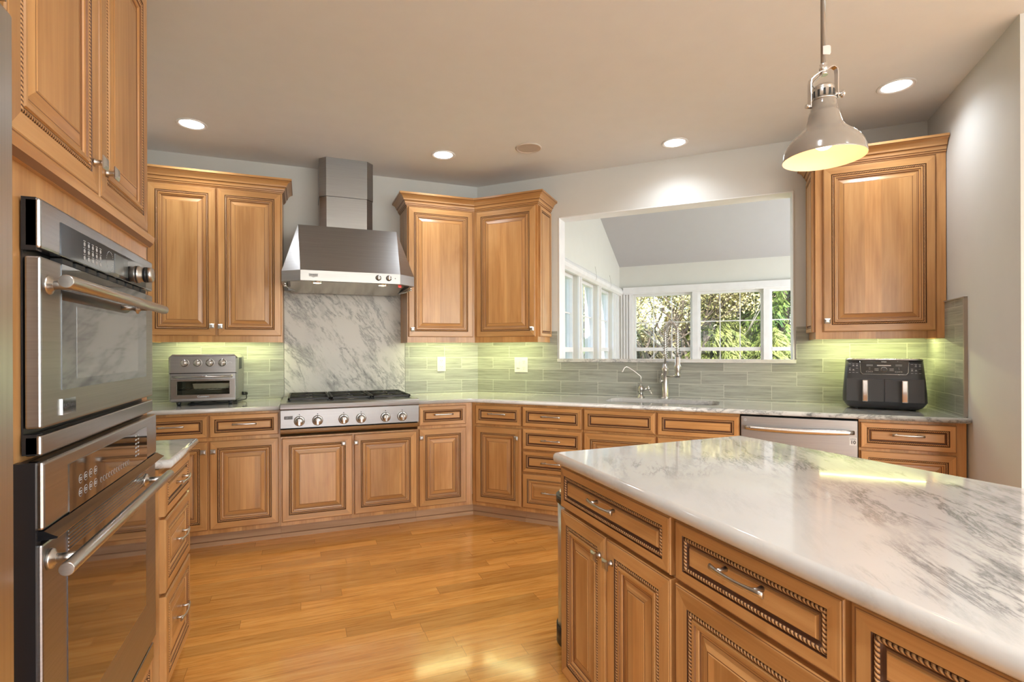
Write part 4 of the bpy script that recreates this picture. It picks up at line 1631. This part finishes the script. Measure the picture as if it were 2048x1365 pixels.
for kx in (-.112, -.036, .038, .113):
    m = M(MNI, MDARK)
    m.lathe([(.027, -.180), (.027, -.184), (.0245, -.184)], (kx, 0, .288), 'y', 22, mi=0)
    m.lathe([(.0245, -.1842), (.0215, -.1842)], (kx, 0, .288), 'y', 22, mi=1, capb=False, capt=False)
    m.lathe([(.0215, -.184), (.0205, -.200), (0, -.202)], (kx, 0, .288), 'y', 22, capb=False)
    m.box(kx - .004, kx + .004, -.207, -.198, .269, .307)
    m.build('knob', r)
m = M(MTXT)
for i in range(7):
    a = PI * i / 6
    m.box(.158 + .010 * math.cos(a) - .0015, .158 + .010 * math.cos(a) + .0015, -.1808, -.1801, .285 + .007 * math.sin(a), .288 + .007 * math.sin(a))
m.build('mark', r)
for fx, fy in ((-.155, -.13), (.155, -.13), (-.12, .13), (.155, .13)):
    m = M(MBLK); m.lathe([(.012, 0), (.017, .027)], (fx, fy, 0), n=12); m.build('foot', r)
m = M(MBLK)
pts = [(.20, .12, .05), (.225, .13, .045), (.23, .10, .012), (.16, .03, .004), (.08, -.02, .004), (0, .02, .012), (-.06, -.03, .004), (-.11, -.05, .004), (-.13, .02, .004)]
sp = []
for i in range(len(pts) - 1):
    for k in range(4):
        t = k / 4
        p0, p1, p2, p3 = [Vector(pts[clamp(i + q, 0, len(pts) - 1)]) for q in (-1, 0, 1, 2)]
        sp.append(.5 * ((2 * p1) + (-p0 + p2) * t + (2 * p0 - 5 * p1 + 4 * p2 - p3) * t * t + (-p0 + 3 * p1 - 3 * p2 + p3) * t ** 3))
m.tube(sp, .0032, 6)
m.tube([(.208, .10, .055), (.235, .12, .05)], [.014, .012], 10)
m.build('power_cord', r)

# ------------------------------------------------------------------ air fryer
fa = Vector((1.668, -2.160)); fb = Vector((1.893, -2.470))
mid = (fa + fb) / 2
ang = math.atan2((fb - fa).y, (fb - fa).x)
r = thing('air_fryer', 'large charcoal two-drawer air fryer on the right end of the counter', 'air fryer', (mid.x, mid.y, CT1), ang)
BW = .200
m = M(MPLA)
prof = [(-.170, .012), (-BW, .048), (-BW * .985, .10), (-BW * .955, .27), (-.178, .300), (-.165, .306)]
def loft(m, levels):
    """levels: (half width, y front, y back, z, corner r)"""
    rings = [[m.v(x, y, z) for x, y in rrect(-w_, w_, yf, yb, rc, 5)] for w_, yf, yb, z, rc in levels]
    for a, b_ in zip(rings, rings[1:]):
        n = len(a)
        for i in range(n):
            m.face([a[i], a[(i + 1) % n], b_[(i + 1) % n], b_[i]], smooth=True)
    m.face(rings[0][::-1]); m.face(rings[-1])
loft(m, [(.165, .03, .22, .006, .03), (.185, .005, .245, .018, .035), (.205, -.012, .26, .05, .04), (.203, -.012, .262, .10, .04),
         (.196, -.004, .262, .19, .04), (.192, .004, .262, .24, .04), (.188, .012, .26, .298, .04)])
m.build('body', r)
m = M(MSTL); loft(m, [(.188, .008, .262, .298, .04), (.190, .006, .264, .301, .04), (.184, .012, .258, .308, .04)])
m.build('lid_trim', r)
m = M(MBLK)
for x in (-.14, .14):
    for y in (.05, .20):
        m.lathe([(.014, 0), (.014, .010)], (x, y, 0), n=10)
m.build('feet', r)
def yf(z):       # front surface of the body at height z
    pts = [(.05, -.012), (.10, -.012), (.19, -.004), (.24, .004), (.298, .012)]
    for (za, ya), (zb, yb) in zip(pts, pts[1:]):
        if z <= zb:
            return ya + (yb - ya) * (z - za) / (zb - za)
    return .012
for s in (-1, 1):
    m = M(MPLA)
    x0, x1 = (-.188, -.002) if s < 0 else (.002, .188)
    q = [(x0, .050), (x1, .050), (x1, .187), (x0, .187)]
    if True:
        a = [m.v(x, yf(z) - .006, z) for x, z in q]; b_ = [m.v(x, yf(z) + .01, z) for x, z in q]
        m.face(a)
        for i in range(4): m.face([a[i], a[(i + 1) % 4], b_[(i + 1) % 4], b_[i]])
    dr = m.build('drawer', r, bevel=.002)
    dr['label'] = 'left basket drawer' if s < 0 else 'right basket drawer'
    m = M(MCH)
    hx_ = -.094 if s < 0 else .094
    m.cbox(hx_ - .015, hx_ + .015, -.058, -.040, .052, .182, .005)
    m.cbox(hx_ - .013, hx_ + .013, -.042, -.008, .165, .180, .003)
    m.cbox(hx_ - .013, hx_ + .013, -.042, -.012, .055, .068, .003)
    m.build('handle', dr)
tiltp = math.atan2(.008, .058)
m = M(MPLB)
zs = (.214, .296)
x0, x1 = -.118, .118
a = [m.v(x, yf(z) - .002, z) for x, z in ((x0, zs[0]), (x1, zs[0]), (x1, zs[1]), (x0, zs[1]))]
b_ = [m.v(x, yf(z) + .006, z) for x, z in ((x0, zs[0]), (x1, zs[0]), (x1, zs[1]), (x0, zs[1]))]
m.face(a)
for i in range(4): m.face([a[i], a[(i + 1) % 4], b_[(i + 1) % 4], b_[i]])
cpn = m.build('control_panel', r)
m = M(MSTL)
path = [(x0, zs[1]), (x0 + .004, zs[0] + .012), (x0 + .014, zs[0]), (x1 - .014, zs[0]), (x1 - .004, zs[0] + .012), (x1, zs[1])]
m.tube([(x, yf(z) - .003, z) for x, z in path], .0017, 6)
m.tube([(x0 + .003, yf(.289) - .003, .289), (-.026, yf(.289) - .003, .289)], .0008, 5)
m.tube([(x1 - .003, yf(.289) - .003, .289), (.026, yf(.289) - .003, .289)], .0008, 5)
m.lathe([(.0155, 0), (.0155, -.004), (.0135, -.004)], (0, yf(.243) - .002, .243), 'y', 24, capb=False, capt=False)
m.cbox(-.034, .034, yf(.267) - .004, yf(.267) - .002, .2635, .2705, .001)
m.build('panel_trim', cpn)
m = M(MPLB); m.lathe([(.0135, 0), (.0135, -.008), (.011, -.010)], (0, yf(.243) - .002, .243), 'y', 24); m.build('dial', cpn)
text_mesh('NINJA', .0095, MTXT, cpn, (0, yf(.289) - .0035, .289), rot=(PI / 2 - .13, 0, 0), bold=.0003)
m = M(plain('dim_display', (.16, .16, .16), .2), MTXT)
for s in (-1, 1):
    m.box(s * .070 - .016, s * .070 + .016, yf(.268) - .003, yf(.268) - .002, .262, .274)
m.build('display', cpn)
m = M(MTXT)
for s in (-1, 1):
    for k in range(3):
        zz = .236 + k * .006
        m.box(s * .030 - .010 + s * .006, s * .030 + .010 + s * .006, yf(zz) - .0027, yf(zz) - .0021, zz, zz + .0014)
    for dx in (-.010, .008):
        zz = .226
        for (a0_, a1_, b0_, b1_) in ((-.007, .007, 0, .0008), (-.007, .007, .007, .0078), (-.007, -.0062, 0, .0078), (.0062, .007, 0, .0078)):
            m.box(s * .070 + dx + a0_, s * .070 + dx + a1_, yf(zz) - .0027, yf(zz) - .0021, zz + b0_, zz + b1_)
    zz = .252
    m.box(s * .070 - .004, s * .070 + .004, yf(zz) - .0027, yf(zz) - .0021, zz, zz + .001)
    m.box(s * .070 - .004, s * .070 + .004, yf(.244) - .0027, yf(.244) - .0021, .244, .245)
m.build('panel_print', cpn)
m = M(MTXT)
for s in (-1, 1):
    for i in range(3):
        for j in range(5):
            if (i + j) % 4 == 3: continue
            xx = s * .150 + (i - 1) * .018; zz = .222 + j * .013
            m.box(xx - .006, xx + .005, yf(zz) - .0012, yf(zz) - .0004, zz, zz + .0016)
            m.box(xx - .004, xx + .003, yf(zz) - .0012, yf(zz) - .0004, zz + .004, zz + .0075) if j % 2 else None
m.build('side_print', r)

# ------------------------------------------------------------------ outlets
def outlet(label, loc, rotz, w, gangs):
    r = thing('outlet_plate', label, 'outlet', loc, rotz)
    m = M(MPLATE); m.cbox(-w / 2, w / 2, -.020, -.0125, -.0635, .0635, .003); m.build('cover_plate', r)
    for x, kind in gangs:
        if kind == 'o':
            m = M(MPLATE, MDARK)
            for z in (-.026, .026):
                m.cbox(x - .017, x + .017, -.0225, -.0199, z - .018, z + .018, .004)
                for sx in (-.0065, .0065):
                    m.box(x + sx - .0011, x + sx + .0011, -.0229, -.0224, z - .001, z + .009, 1)
                m.lathe([(.0024, -.0224), (.0024, -.0229)], (x, 0, z - .009), 'y', 8, mi=1)
            m.build('socket', r)
        else:
            m = M(MPLATE); m.cbox(x - .0165, x + .0165, -.0225, -.0199, -.034, .034, .002); m.cbox(x - .012, x + .012, -.0275, -.022, -.026, .026, .002)
            m.build('rocker_switch', r)
outlet('single ivory outlet plate on the tiles right of the range slab', (-.3395, 0, 1.161), 0, .076, [(0, 'o')])
outlet('double ivory plate with a rocker switch and an outlet, right of the inner corner', (*bw(.4225, 0), 1.153), NB, .122, [(-.027, 's'), (.027, 'o')])

# ------------------------------------------------------------------ ceiling lights
E_CAN = 20
for n_, (x, y, lab) in enumerate(((-2.125, -.59, 'round recessed ceiling light above the left wall cabinet'),
                                  (-.48, -.64, 'round recessed ceiling light right of the hood chimney'),
                                  (.99, -1.425, 'round recessed ceiling light in front of the pass-through'),
                                  (1.615, -2.49, 'round recessed ceiling light beside the pendant, near the right wall'))):
    r = thing('recessed_light', lab, 'ceiling light', (x, y, ZC), 0, 'recessed ceiling lights')
    m = M(MCAN)
    m.lathe([(.088, 0), (.090, -.004), (.086, -.007), (.072, -.004), (.068, 0), (.060, -.0005)], n=32, capb=False, capt=False)
    m.build('trim_ring', r)
    m = M(MLED)
    m.lathe([(.069, -.0015), (.03, -.003), (0, -.003)], n=32, capb=False)
    m.build('lens', r)
    d = bpy.data.lights.new('can_light', 'SPOT')
    d.energy = E_CAN; d.spot_size = math.radians(150); d.spot_blend = .9; d.shadow_soft_size = .06; d.color = (.90, .95, 1)
    o = bpy.data.objects.new('can_light', d); C.objects.link(o); o.parent = r; o.location = (0, 0, -.02)
# unseen cans added behind the camera to raise the ambient light
for x, y in ((-1.2, -3.9), (-1.2, -5.6), (-1.2, -7.2), (1.2, -7.2), (1.6, -5.6), (.2, -5.0)):
    r = thing('recessed_light', 'added fill light shaped as a round recessed can, outside the picture', 'ceiling light', (x, y, ZC), 0, 'added fill lights outside the picture')
    m = M(MCAN)
    m.lathe([(.088, 0), (.090, -.004), (.086, -.007), (.072, -.004), (.068, 0), (.060, -.0005)], n=24, capb=False, capt=False)
    m.build('trim_ring', r)
    m = M(MLED); m.lathe([(.069, -.0015), (.03, -.003), (0, -.003)], n=24, capb=False); m.build('lens', r)
    d = bpy.data.lights.new('can_light', 'SPOT')
    d.energy = E_CAN * 2.6; d.spot_size = math.radians(150); d.spot_blend = .9; d.shadow_soft_size = .06; d.color = (.90, .95, 1)
    o = bpy.data.objects.new('can_light', d); C.objects.link(o); o.parent = r; o.location = (0, 0, -.02)
r = thing('ceiling_speaker', 'round flush beige ceiling speaker, unlit, between two recessed lights', 'speaker', (.063, -.98, ZC))
m = M(MSPK); m.lathe([(.094, 0), (.094, -.005), (.084, -.007), (.080, -.003)], n=32, capb=False, capt=False); m.build('bezel', r)
m = M(plain('speaker_mesh', (.54, .47, .41), .8)); m.lathe([(.081, -.003), (0, -.0032)], n=32, capb=False); m.build('grille', r)

# ------------------------------------------------------------------ pendant
r = thing('pendant_lamp', 'taupe metal bell pendant lamp hanging from a rod over the island', 'pendant lamp', (-.17, -3.404, ZC), math.radians(-18))
zz = lambda z: z - ZC
m = M(MTAUPE, MCREAM)
outp = [(.1150, 1.7880), (.1158, 1.7900), (.1150, 1.7930), (.1135, 1.8060), (.1080, 1.8200), (.0990, 1.8330), (.0860, 1.8450), (.0710, 1.8560), (.0590, 1.8660),
        (.0510, 1.8780), (.0460, 1.8920), (.0430, 1.9030), (.0405, 1.9120), (.0380, 1.9125), (.0365, 1.9300), (.0345, 1.9400)]
outp = [(a * .84, b_) for a, b_ in outp]
m.lathe([(a, zz(b_)) for a, b_ in outp], n=48, capb=False, capt=False)
inp = [(max(.005, a - .0018), zz(b_ + .0006)) for a, b_ in outp[2:12]]
m.lathe([(.1150 * .84, zz(1.7880))] + inp + [(0, zz(1.905))], n=48, mi=1, capb=False, capt=False)
sh = m.build('lamp_shade', r)
m = M(MBULB); m.lathe([(0, zz(1.812)), (.012, zz(1.814)), (.021, zz(1.822)), (.025, zz(1.835)), (.023, zz(1.850)), (.016, zz(1.866)), (.012, zz(1.885))], n=20, capb=False)
m.build('bulb', r)
m = M(MNI, MDARK)
m.lathe([(.0300, zz(1.940)), (.0302, zz(1.944)), (.0260, zz(1.946)), (.0250, zz(1.972)), (.0255, zz(1.976)), (.021, zz(1.981)), (.009, zz(1.985))], n=32)
for i in range(12):
    a = 2 * PI * i / 12
    m.box(-.0026, .0026, .0240, .0262, zz(1.950), zz(1.966), 1, mat=Matrix.Rotation(a, 4, 'Z'))
m.build('collar', r)
m = M(MCH)
def strap(m, pts, w_=.014, t=.002):
    P_ = [Vector(p) for p in pts]
    prev = None
    for i, p in enumerate(P_):
        d = (P_[min(i + 1, len(P_) - 1)] - P_[max(i - 1, 0)]).normalized()
        nrm_ = Vector((0, 1, 0)).cross(d).normalized()
        ring = [m.v(*(p + Vector((0, sy * w_ / 2, 0)) + nrm_ * sn_ * t / 2)) for sy, sn_ in ((-1, -1), (1, -1), (1, 1), (-1, 1))]
        if prev:
            for k in range(4): m.face([prev[k], prev[(k + 1) % 4], ring[(k + 1) % 4], ring[k]])
        else:
            m.face(ring[::-1])
        prev = ring
    m.face(prev)
yk = [(-.038, 0, zz(1.922)), (-.038, 0, zz(1.985)), (-.036, 0, zz(1.997)), (-.025, 0, zz(2.007)), (-.010, 0, zz(2.017)), (.004, 0, zz(2.021)), (.016, 0, zz(2.030)),
      (.026, 0, zz(2.033)), (.034, 0, zz(2.028)), (.036, 0, zz(2.015)), (.036, 0, zz(1.950))]
strap(m, yk)
m.tube([(-.048, 0, zz(1.926)), (-.034, 0, zz(1.926))], .006, 10)
m.tube([(.028, 0, zz(1.962)), (.048, 0, zz(1.962))], .0055, 10)
m.lathe([(.004, 0), (.010, .003), (.010, .007), (.004, .010)], (.046, 0, zz(1.962)), 'x', 12)
m.build('yoke', r)
m = M(MTAUPE)
cp_ = [(0, 0, zz(2.015)), (-.012, 0, zz(2.005)), (-.026, 0, zz(1.992)), (-.030, 0, zz(1.982)), (-.024, 0, zz(1.975)), (-.008, 0, zz(1.979)), (.008, 0, zz(1.982)), (.018, 0, zz(1.976))]
m.tube(cp_, .0028, 8); m.build('cord', r)
m = M(MCH); m.lathe([(.010, zz(2.010)), (.010, zz(2.014)), (.0065, zz(2.018)), (.0105, zz(2.024)), (.0105, zz(2.030)), (.0068, zz(2.034)), (.009, zz(2.038)), (.0066, zz(2.042))], n=20); m.build('swivel', r)
m = M(MTAUPE); m.lathe([(.0064, zz(2.040)), (.0064, -.01)], n=16); m.build('rod', r)
m = M(MTAUPE); m.lathe([(.008, -.03), (.045, -.024), (.062, -.008), (.062, 0)], n=32); m.build('canopy', r)
m = M(MCLEAR); m.prism([(-.007, zz(2.061)), (.012, zz(2.061)), (.0145, zz(2.066)), (.0145, zz(2.083)), (.010, zz(2.086)), (-.007, zz(2.083))], -.0085, -.0078, axis='y')
tg = m.build('tag', r); tg['label'] = 'small clear printed tag stuck on the rod'
d = bpy.data.lights.new('pendant_light', 'POINT'); d.energy = .42; d.color = (1, .52, .24); d.shadow_soft_size = .03
o = bpy.data.objects.new('pendant_light', d); C.objects.link(o); o.parent = r; o.location = (0, 0, zz(1.800))
# hood lamps
for x in (-.225, .215):
    lamp('hood_spot', 'SPOT', (-1.1455 + x, -.635, 1.735), .35, (1, .80, .5), aim=(-1.1455 + x, -.60, 0), spot_size=math.radians(110), spot_blend=.8, shadow_soft_size=.02)

# ------------------------------------------------------------------ baseboard
m = M(MTRIM); m.box(.62, 1.151, -.014, 0, 0, .10); struct(m, 'baseboard_east', loc=(*bw(DC, 0), 0), rotz=math.radians(-135))

# ------------------------------------------------------------------ outdoors
m = M(MGRASS)
m.box(-60, 60, -60, 60, -1.2, -1.0)
tag(m.build('lawn'), kind='structure')

def outp_(px, dist, z=0):
    """ground point seen at picture column px, dist metres beyond the window wall"""
    t = (px - CX) / F_PX
    v = Vector((_f.x + t * _r.x, _f.y + t * _r.y))
    n_ = Vector((R2, R2))
    c0 = Vector((-1.4661, -4.3772))
    k = (dist - n_.dot(c0)) / n_.dot(v)
    p = c0 + v * k
    return p.x, p.y

def conifer(label, px, dist, h, rad, mat, group, n=5200, seed=1):
    rnd = random.Random(seed)
    x, y = outp_(px, dist)
    r = thing('conifer', label, 'tree', (x, y, -1.0), rnd.random() * 6, group)
    t = M(MBARK); t.tube([(0, 0, 0), (.05, 0, h * .5), (0, 0, h * .97)], [.16, .1, .02], 8); t.build('trunk', r)
    m = M(mat)
    nb = int(n / 22 * 2.2)
    for b_ in range(nb):
        u = (b_ + rnd.random()) / nb
        z = h * (.04 + .94 * u)
        R_ = rad * (1 - u) ** .75 * rnd.uniform(.75, 1.12) + .08
        a = rnd.random() * 2 * PI
        dx, dy = math.cos(a), math.sin(a)
        for k in range(22):
            s_ = rnd.uniform(.25, 1) ** .7
            cx_, cy_ = dx * R_ * s_, dy * R_ * s_
            cz = z - .28 * R_ * s_ * s_ + rnd.uniform(-.05, .05)
            side = rnd.choice((-1, 1)) * rnd.uniform(.3, 1.1)
            l_ = rnd.uniform(.07, .17)
            aa = a + side
            ex, ey = math.cos(aa) * l_, math.sin(aa) * l_
            dz = -rnd.uniform(.02, .16)
            wv = rnd.uniform(.008, .024)
            nx, ny = -math.sin(aa) * wv, math.cos(aa) * wv
            m.face([m.v(cx_ - nx, cy_ - ny, cz), m.v(cx_ + nx, cy_ + ny, cz + .02), m.v(cx_ + ex + nx * .3, cy_ + ey + ny * .3, cz + dz), m.v(cx_ + ex - nx * .3, cy_ + ey - ny * .3, cz + dz - .02)])
    m.build('foliage', r)
    return r

def bare_tree(label, px, dist, h, mat, group, seed=1, leaves=0, spread=.75):
    rnd = random.Random(seed)
    x, y = outp_(px, dist)
    r = thing('bare_tree', label, 'tree', (x, y, -1.0), 0, group)
    m = M(mat); lf = M(MLEAF)
    cnt = [0]
    def grow(p, d, ln, rad, lv):
        pts = [p]; q = p; dd = d
        for i in range(3):
            dd = (dd + Vector((rnd.uniform(-.25, .25), rnd.uniform(-.25, .25), rnd.uniform(-.08, .16)))).normalized()
            q = q + dd * ln / 3
            pts.append(q)
        m.tube(pts, [rad, rad * .85, rad * .72, rad * .6], 5 if lv < 3 else 3, cap=False)
        if lv >= 3 and leaves:
            for k in range(leaves * 4):
                c = pts[rnd.randint(1, 3)] + Vector((rnd.uniform(-.16, .16), rnd.uniform(-.16, .16), rnd.uniform(-.16, .16)))
                a_, b_ = Vector((rnd.uniform(-1, 1), rnd.uniform(-1, 1), rnd.uniform(-1, 1))) * .024, Vector((rnd.uniform(-1, 1), rnd.uniform(-1, 1), rnd.uniform(-1, 1))) * .024
                lf.face([lf.v(*(c - a_)), lf.v(*(c + b_)), lf.v(*(c + a_)), lf.v(*(c - b_))])
        if lv >= 6 or ln < .12:
            return
        for k in range(rnd.choice((2, 3, 3)) if lv < 5 else 2):
            sd = Vector((rnd.uniform(-1, 1), rnd.uniform(-1, 1), rnd.uniform(-.25, .6))) * spread
            grow(pts[rnd.choice((2, 3, 3))], (dd + sd).normalized(), ln * rnd.uniform(.62, .85), rad * .58, lv + 1)
    for k in range(3):
        grow(Vector((rnd.uniform(-.1, .1), rnd.uniform(-.1, .1), 0)), Vector((rnd.uniform(-.3, .3), rnd.uniform(-.3, .3), 1)).normalized(), h * .34, .085, 0)
    m.build('branches', r)
    if leaves:
        tag(lf.build('dry_leaves', r), kind='stuff')
    return r

GC, GB = 'conifers beyond the sunroom windows', 'bare trees beyond the sunroom windows'
conifer('dense blue-green conifer seen through the rightmost sunroom window', 1572, 8.5, 6.2, 1.5, MSPR, GC, 9000, 3)
conifer('green conifer behind the right half of the middle sunroom window', 1500, 10.0, 6.4, 1.35, MSPR, GC, 8000, 4)
conifer('low yellow-green conifer in the lower middle sunroom window', 1440, 8.2, 3.3, 1.5, MSPR2, GC, 8000, 5)
conifer('low yellow-green conifer between the two left far windows', 1392, 9.4, 2.9, 1.2, MSPR2, GC, 5000, 6)
conifer('small yellow-green conifer at the foot of the right window', 1545, 7.2, 2.7, 1.0, MSPR2, GC, 5000, 7)
conifer('distant conifer at the left edge of the first far window', 1265, 16, 4.0, 1.5, MSPR2, GC, 4000, 8)
bare_tree('bare branching tree with dry leaves in the first far window', 1335, 8.0, 5.0, MBARK, GB, 11, 5)
bare_tree('pale bare tree crossing the middle sunroom window', 1418, 9.0, 5.2, MBARKL, GB, 13, 2)
bare_tree('thin bare tree at the left of the first far window', 1290, 10.5, 5.5, MBARK, GB, 25, 5)
bare_tree('bare tree standing farther off behind the first far window', 1360, 13.0, 6.5, MBARK, GB, 17, 3)
conifer('conifer glimpsed through the left-hand sunroom windows', 1172, 9.0, 4.6, 1.3, MSPR, GC, 4000, 9)
conifer('conifer glimpsed through the sunroom window nearest the opening', 1138, 11.0, 4.0, 1.5, MSPR2, GC, 4000, 10)
bare_tree('bare tree glimpsed through the left-hand sunroom windows', 1155, 13.0, 6.0, MBARKL, GB, 19, 3)

MTAN = leaf_mat('tan_twigs', (.36, .30, .15), (.70, .62, .36))
for n_, (px, dist, h, rad, mt, lab) in enumerate((
        (1300, 14.5, 3.1, 1.6, MTAN, 'tan leafless thicket low in the first far window, at its left'),
        (1350, 15.5, 3.8, 1.7, MTAN, 'tan leafless thicket low in the first far window, at its right'),
        (1425, 15.0, 5.0, 1.8, MSPR2, 'olive conifer far behind the middle sunroom window'),
        (1470, 17.0, 5.2, 2.0, MTAN, 'tall tan thicket far behind the middle sunroom window'))):
    conifer(lab, px, dist, h, rad, mt, 'thickets beyond the sunroom windows', 6500, 40 + n_)
